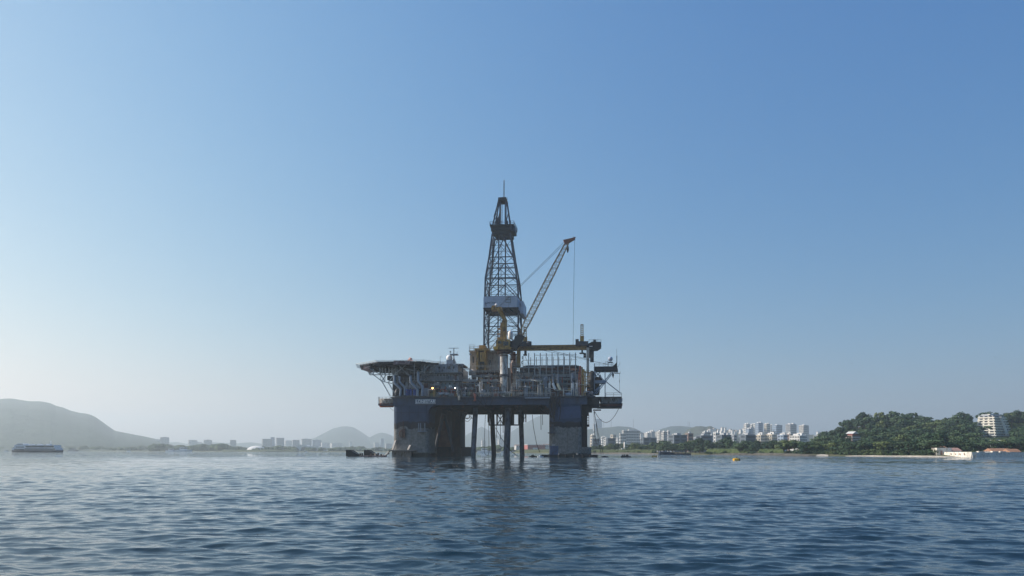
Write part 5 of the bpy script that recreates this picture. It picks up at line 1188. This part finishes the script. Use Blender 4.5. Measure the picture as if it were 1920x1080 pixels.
# fort on the shore
def fort():
    D = 352; s = D/F; stone = mat('whitewashed_fort_stone', (.66,.62,.54), .9, var=.2, scale=.5, rust=.35, rcol=(.30,.26,.20), streak=2); o = empty('shore_fort', (PX(1822,D), D, 0)); tag(o, 'low whitewashed stone fort on the waterline below the wooded hill at the right', 'fort')
    xa = PX(1776,D+22)-o.location.x; xb = PX(1917,D+26)-o.location.x; h = zof(1822,847.5,D)
    def wall(nm, p, q, th, hh, m_):
        m = MB(); p = Vector(p); q = Vector(q); d = (q-p).normalized(); n = Vector((-d.y, d.x))*th; b = Vector((d.y,-d.x))*.7
        m.add([(p.x+b.x,p.y+b.y,-1),(q.x+b.x,q.y+b.y,-1),(q.x+n.x,q.y+n.y,-1),(p.x+n.x,p.y+n.y,-1),(p.x,p.y,hh),(q.x,q.y,hh),(q.x+n.x,q.y+n.y,hh),(p.x+n.x,p.y+n.y,hh)],[(0,3,2,1),(4,5,6,7),(0,1,5,4),(1,2,6,5),(2,3,7,6),(3,0,4,7)]); return m.build(nm, m_, o)
    w1 = wall('sunlit_wall', (xa, 26), (0, 0), 2.5, h, stone); w2 = wall('shaded_wall', (0, 0), (xb, 20), 2.5, h*.96, stone)
    for k in range(4):
        t = .30+k*.15; m = MB(); p = Vector((xa*(1-t), 26*(1-t), h-.95)); d = Vector((-xa, -26, 0)).normalized(); m.bar(p+Vector((-.45,-.40,0)), p+d*1.0+Vector((-.45,-.40,0)), .3, .45); m.build('gun_slot', BT, w1)
    for t in (.12, .35, .48): 
        m = MB(); m.box((xb*t,20*t+.5,h*.96),(xb*t+3,20*t+2,h*.96+.5)); m.build('parapet_block', stone, w2)
    m = MB(); m.lathe((xb+.3,19.5,0), [(1.0,-1),(1.0,4.3),(1.3,4.4),(1.2,5.2),(.2,6.0)], 12); m.build('corner_turret', stone, o, smooth=True)
    m = MB(); m.box((xa-3.5,25,-1),(xa+4,30,4.6)); m.box((xa-3,24.8,-1),(xa+1,25,3.0)); m.build('gate_house', stone, o); m = MB(); m.box((xa-1.8,24.6,1),(xa-.8,24.8,3.2)); m.build('doorway', BT, o)
    m = MB(); m.lathe((PX(1794,D+30)-o.location.x,34,h-1), [(1.0,0),(1.0,2.4),(.3,3.0)], 12); m.build('water_tank', BW, o)
    m = MB(); m.slab([(xa+2,28),(0,4),(xb-1,22),(xb-2,45),(xa+4,45)], -1, h-1.2); m.build('inner_court', BP, o)
fort()
# red building and pylon on the near shore
def red_hall():
    D = 1180; o = empty('red_hall', (PX(1005,D), D, 1.5), R(14)); tag(o, 'low red building with white entrance panel seen under the rig', 'building'); s = D/F
    m = MB(); m.box((-16*s,0,0),(18*s,26,13*s)); m.build('wall', BR, o); m = MB(); m.box((-6*s,-.4,2*s),(3*s,0,8*s)); m.build('entrance_panel', BW, o); m = MB(); m.box((-16.4*s,-.5,13*s),(18.4*s,26.5,14*s)); m.build('roof', BP, o)
red_hall()
for x, w_, h in ((1010,8,6),(1024,7,8),(972,9,5)): small_house(x, 836-h*.4, 1350, w_*1.4, 9, 6, {1010:'pale low shed behind the red building under the rig',1024:'pale house right of the red building near the rig\'s right column',972:'pale low block in the trees left of the red building'}[x], BT, BP)
D = 760; o = empty('waterfront_pylon', (PX(1173,D), D, 1.5), R(20)); tag(o, 'tall plain white pylon slab on the waterfront right of the rig', 'monument'); s = D/F
m = MB(); m.box((-3.2*s,-1.5*s,0),(3.2*s,1.5*s,20*s)); m.build('shaft', BW, o); m = MB(); m.box((-10*s,-1*s,0),(-3.4*s,1*s,1*s)); m.box((-9*s,-1*s,5*s),(-3.4*s,1*s,8*s)); m.box((-9*s,-.8*s,1*s),(-8*s,.8*s,5*s)); m.build('side_canopy', BW, o)
# thin masts on the far hills
for px, y0, y1, D in ((1132,790,802,4300),(1146,788,800,4300),(1188,786,801,4300),(1290,790,800,4700),(1293,791,801,4700)):
    m = MB(); m.bar(P(px,y1+3,D), P(px,y0,D), 1.6); o = m.build('radio_mast', M['dgrey']); tag(o, 'thin radio mast standing on the hazy hill ridge behind the town', 'mast', 'radio masts on the hills')
# ================================================================ boats and floating things
NV = mat('navy_hull_paint', (.012,.022,.05), .45, var=.2); WB = mat('boat_white', (.70,.72,.74), .45, var=.08)
def hull(m, L_, B, z0, z1, rake=.08, stern=.02, n=10):
    def sec(z, k):
        pts = []; a = -L_/2*(1-stern*(1-k)); b = L_/2*(1-rake*(1-k)); 
        for i in range(n+1):
            t = i/n; x = a+(b-a)*t; w_ = B/2*min(1, (1-t)*3.2)**.6*min(1, .8+t*2)*(.85+.15*k); pts.append((x, -w_, z))
        return pts+[(x, -y, z_) for x, y, z_ in pts[::-1]]
    s0, s1 = sec(z0, 0), sec(z1, 1); k = len(s0); m.add(s0+s1, [(i,(i+1)%k,k+(i+1)%k,k+i) for i in range(k)]+[tuple(range(k))[::-1], tuple(range(k, 2*k))])
def ferry():
    D = 760; s = D/F; o = empty('ferry', (PX(67.5,D), D, 0), R(180)); tag(o, 'large white passenger ferry with dark navy hull crossing on the left', 'ferry'); L_ = 93*s
    m = MB(); hull(m, L_, 13, -1, 4.2*s, .06, .03); m.build('hull', NV, o)
    m = MB(); m.box((-L_*.47,-6,4.2*s),(L_*.40,6,8.2*s)); m.build('lower_deck', WB, o); m = MB(); m.box((-L_*.44,-5.8,8.2*s),(L_*.36,5.8,13.4*s)); m.build('upper_deck', WB, o)
    for z0, z1, a, b in ((5.0,7.4,-.46,.15),(9.4,12.2,-.43,.13)):
        m = MB(); m.box((L_*a,-6.2,z0*s),(L_*b,6.2,z1*s)); m.build('window_band', GL, o)
    m = MB(); m.box((L_*.16,-6.25,4.6*s),(L_*.36,6.25,6.6*s)); m.box((L_*.17,-6.1,9*s),(L_*.33,6.1,10.6*s)); m.build('open_gallery', GL, o)
    m = MB(); m.box((L_*.2,-4.5,13.4*s),(L_*.33,4.5,16.6*s)); w_ = m.build('wheelhouse', WB, o); m = MB(); m.box((L_*.21,-4.7,14.6*s),(L_*.335,4.7,15.7*s)); m.build('wheelhouse_window', GL, w_)
    m = MB(); m.box((-L_*.44,-6,13.4*s),(L_*.37,6,14.0*s)); m.build('roof_deck', WB, o)
    for x in (-.3, -.12, .05): 
        m = MB(); m.box((L_*x,-2,14*s),(L_*x+3.5,2,15.8*s)); m.build('roof_vent', WB, o)
    m = MB(); m.bar((-L_*.3,0,14*s),(-L_*.3,0,22*s),.5); m.build('mast', WB, o)
ferry()
def small_boat(px, D, L_, label, hullm, cabm, rz=0.0, name='motor_boat', cat='boat'):
    o = empty(name, (PX(px,D), D, 0), rz); tag(o, label, cat); m = MB(); hull(m, L_, L_*.3, -.3, L_*.12, .15); m.build('hull', hullm, o)
    m = MB(); m.box((-L_*.25,-L_*.1,L_*.12),(L_*.12,L_*.1,L_*.26)); c = m.build('cabin', cabm, o); m = MB(); m.box((-L_*.2,-L_*.104,L_*.17),(L_*.122,L_*.104,L_*.23)); m.build('cabin_window', GL, c); return o
small_boat(12, 1500, 9, 'tiny white motor boat left of the ferry', WB, WB)
for px, D, L_, lb in ((322,1650,26,'long low white tour boat, left one of the two below the hazy blocks'),(346,1600,36,'long low white tour boat, right one of the two below the hazy blocks'),(575,1500,7,'tiny white launch in front of the arched theatre'),(242,1800,10,'tiny white sail-less launch off the wooded headland'),(138,1800,26,'low dark grey boat moored right of the ferry'),(910,1350,30,'long white boat moored behind the rig\'s first leg'),(952,1250,24,'white boat moored behind the rig\'s third leg')): small_boat(px, D, L_, lb, WB if 'dark' not in lb else BD, WB if 'dark' not in lb else BD)
# navy barge
D = 560; s = D/F; o = empty('moored_barge', (PX(1266,D), D, 0)); tag(o, 'long low navy blue barge with a raised stern moored before the town trees', 'barge')
m = MB(); hull(m, 62*s, 7, -.5, 2.6*s, .06, .04); m.build('hull', NV, o); m = MB(); m.prism([(-30*s,2.4*s),(-30*s,6.4*s),(-22*s,7*s),(-16*s,5.6*s),(-8*s,4.4*s),(0,2.4*s)], -2.6, 2.6); m.build('raised_stern', NV, o)
m = MB(); m.box((-26*s,-2.9,5.2*s),(-12*s,-2.6,6.2*s)); m.build('stripe', BG, o); m = MB(); 
for x in (-9, 1, 4, 9): m.box((x*s,-2,2.5*s),(x*s+1.5,0,3.6*s))
m.build('deck_gear', BT, o)
def buoy(px, py, r, L_, label, c, capc):
    D = CH*F/(py+2-HZ-TH*(px-960)); o = empty('mooring_buoy', (PX(px,D,py), D, -.15), R(12)); tag(o, label, 'buoy')
    m = MB(); m.tube([(-L_/2,0,r*.55),(-L_/2+.15,0,r*.6),(L_/2-.3,0,r*.6)], r, 16); m.build('float', c, o, smooth=True); m = MB(); m.tube([(L_/2-.3,0,r*.6),(L_/2,0,r*.5)], r*1.02, 16); m.build('end_cap', capc, o); m = MB(); m.lathe((0,0,r*1.5), [(.12,0),(.12,.22),(.25,.24),(.25,.3)], 8); m.build('mooring_eye', BD, o)
buoy(1381, 861.5, .45, 1.6, 'bright yellow barrel buoy floating alone nearest the camera', mat('buoy_yellow', (.80,.44,.04), .45), mat('buoy_cap', (.12,.05,.03), .6))
buoy(1227, 855, .55, 1.9, 'smaller cream and orange barrel buoy floating beyond the yellow one', mat('buoy_cream', (.78,.50,.16), .5), mat('buoy_cap_2', (.25,.08,.03), .6))
# raft right of the rig, mooring float
D = 292; o = empty('work_raft', (PX(1173,D), D, 0), R(-8)); tag(o, 'small black flat raft with low dark crates floating right of the rig', 'raft')
m = MB(); m.tube([(-1.9,-.5,.15),(1.6,-.5,.15),(2.1,-.3,.1)], .3, 8); m.tube([(-1.9,.6,.15),(1.6,.6,.15),(2.1,.4,.1)], .3, 8); m.build('float', M['black'], o)
m = MB(); m.box((-1.7,-.7,.4),(1.2,.7,.55)); m.build('deck', M['black'], o)
for x in (-1.4, -.7, .1, .6): 
    m = MB(); m.box((x,-.4,.55),(x+.5,.3,rnd.uniform(.8,1.15))); m.build('crate', M['dgrey'], o)
m = MB(); m.lathe((PX(1134,294),294,-.2), [(.4,0),(1.5,.2),(1.3,.5),(.3,.75)], 12); o = m.build('mooring_float', M['black']); tag(o, 'flat black mooring float under the rig\'s right-hand cables', 'float')
# pontoon at the right column
D = 291; s = D/F; o = empty('work_pontoon', (PX(1068,D), D, 0), R(-4)); tag(o, 'long low black pontoon moored along the foot of the rig\'s right column', 'pontoon')
m = MB(); m.box((-53*s,-2.5,-.5),(52*s,2,.95)); m.build('hull', M['black'], o)
for x in (-38,-20,-7,8,24,38): 
    m = MB(); m.tube([(x*s,-2.7,.1),(x*s,-2.7,.9)], .32, 10); m.build('tyre_fender', M['rope'], o)
for x in (-20, 14, 15): 
    m = MB(); m.lathe((x*s,-2,.95), [(.3,0),(.25,.4),(.4,.5),(.4,.6)], 8); m.build('bollard', M['post'], o)
m = MB(); m.box((28*s,-2,.95),(40*s,1,1.3)); m.build('rubber_mat', M['black'], o)
def on_pontoon(name, x0, y0, x1, y1, mt, label, cat, extra=None):
    a = P(x0,y1,D-1); b = P(x1,y0,D-1); o = empty(name, (a.x, D-1.2, .95)); w_ = b.x-a.x; h = b.z-.95; tag(o, label, cat)
    m = MB(); m.box((0,0,0),(w_,2.2,h)); 
    for k in range(7): m.box((w_*(k+.3)/7,-.08,.15),(w_*(k+.6)/7,0,h-.15))
    m.build('body', mt, o); m = MB(); m.box((w_*.25,-.1,h),(w_*.6,.5,h+.6)); m.box((w_*.3,-.05,h+.15),(w_*.55,-.11,h+.45)); m.build('top_box', M['post'], o)
    return o
on_pontoon('cargo_container', 1031, 836, 1047, 852, mat('slate_blue_container', (.06,.09,.16), .6, rust=.2), 'slate-blue container standing on the black pontoon against the rig\'s right column', 'container')
D = 289; small_boat(1014, D, 2.6, 'small white workboat tied at the left end of the black pontoon', WB, WB, .3); small_boat(1000, 292, 3.2, 'tiny black skiff left of the black pontoon', M['black'], M['black'], .1)
# left: low barge with two black ramps
D = 292; s = D/F; o = empty('ramp_barge', (PX(690,D), D, 0)); tag(o, 'rusty low barge with two black upswept bulwarks floating left of the rig', 'barge')
m = MB(); m.box((-36*s,-2,-.6),(33*s,3,.45)); m.build('hull', mat('pink_boot_top', (.32,.22,.20), .7, rust=.5), o)
for x, y in ((-39,-2.2),(-9,1.5)):
    m = MB(); m.prism([(x*s,.1),(x*s,12.5*s),((x+11)*s,12.3*s),((x+22)*s,5*s),((x+25)*s,.1*s)], y, y+.35)
    m.prism([(x*s,.1),(x*s,12.5*s),((x+11)*s,12.3*s),((x+22)*s,5*s),((x+25)*s,.1*s)], y+2.2, y+2.5); m.box((x*s,y,.1),(x*s+.3,y+2.5,12.3*s)); m.build('bulwark', M['black'], o)
    m = MB(); m.bar(((x+11)*s,y-.05,11*s),((x+22)*s,y-.05,4.6*s),.22); m.build('brace', M['post'], o)
for x in (-14,-10,6,10,14,19,24,28): 
    m = MB(); h = rnd.uniform(.5,1.1); m.lathe((x*s,rnd.uniform(-1.2,1),.45), [(.35,0),(.3,h*.7),(.42,h*.8),(.3,h)], 8); m.build('bollard', rnd.choice([M['rusty'],M['cream'],M['black']]), o)
for px, py, D, sp, rz, lb in ((1369,639,170,.5,.3,'small dark gull gliding in the sky right of the gantry, wings spread'),(1597,681,190,.26,1.2,'tiny dark bird seen end-on low in the sky above the right-hand town'),(1866,670,200,.5,-.3,'tiny bird flying high above the terraced building at the far right')):
    o = empty('bird', P(px, py, D), rz); tag(o, lb, 'bird'); m = MB(); m.tube([(0,-.22,0),(0,-.1,.01),(0,.08,.02),(0,.2,.01)], .05, 8, .03); m.build('body', M['dgrey'], o, smooth=True)
    for s_ in (-1, 1):
        m = MB(); m.add([(0,-.07,.02),(0,.09,.02),(s_*sp*.55,.05,.10),(s_*sp*.55,-.05,.10),(s_*sp,-.06,.04),(0,-.07,.035),(0,.09,.035),(s_*sp*.55,.05,.112),(s_*sp*.55,-.05,.112),(s_*sp,-.06,.05)], [(0,1,2,3),(3,2,4),(5,8,7,6),(8,9,7),(0,3,8,5),(1,6,7,2),(3,4,9,8),(2,7,9,4)]); m.build('wing', M['grey'], o)
make_haze()
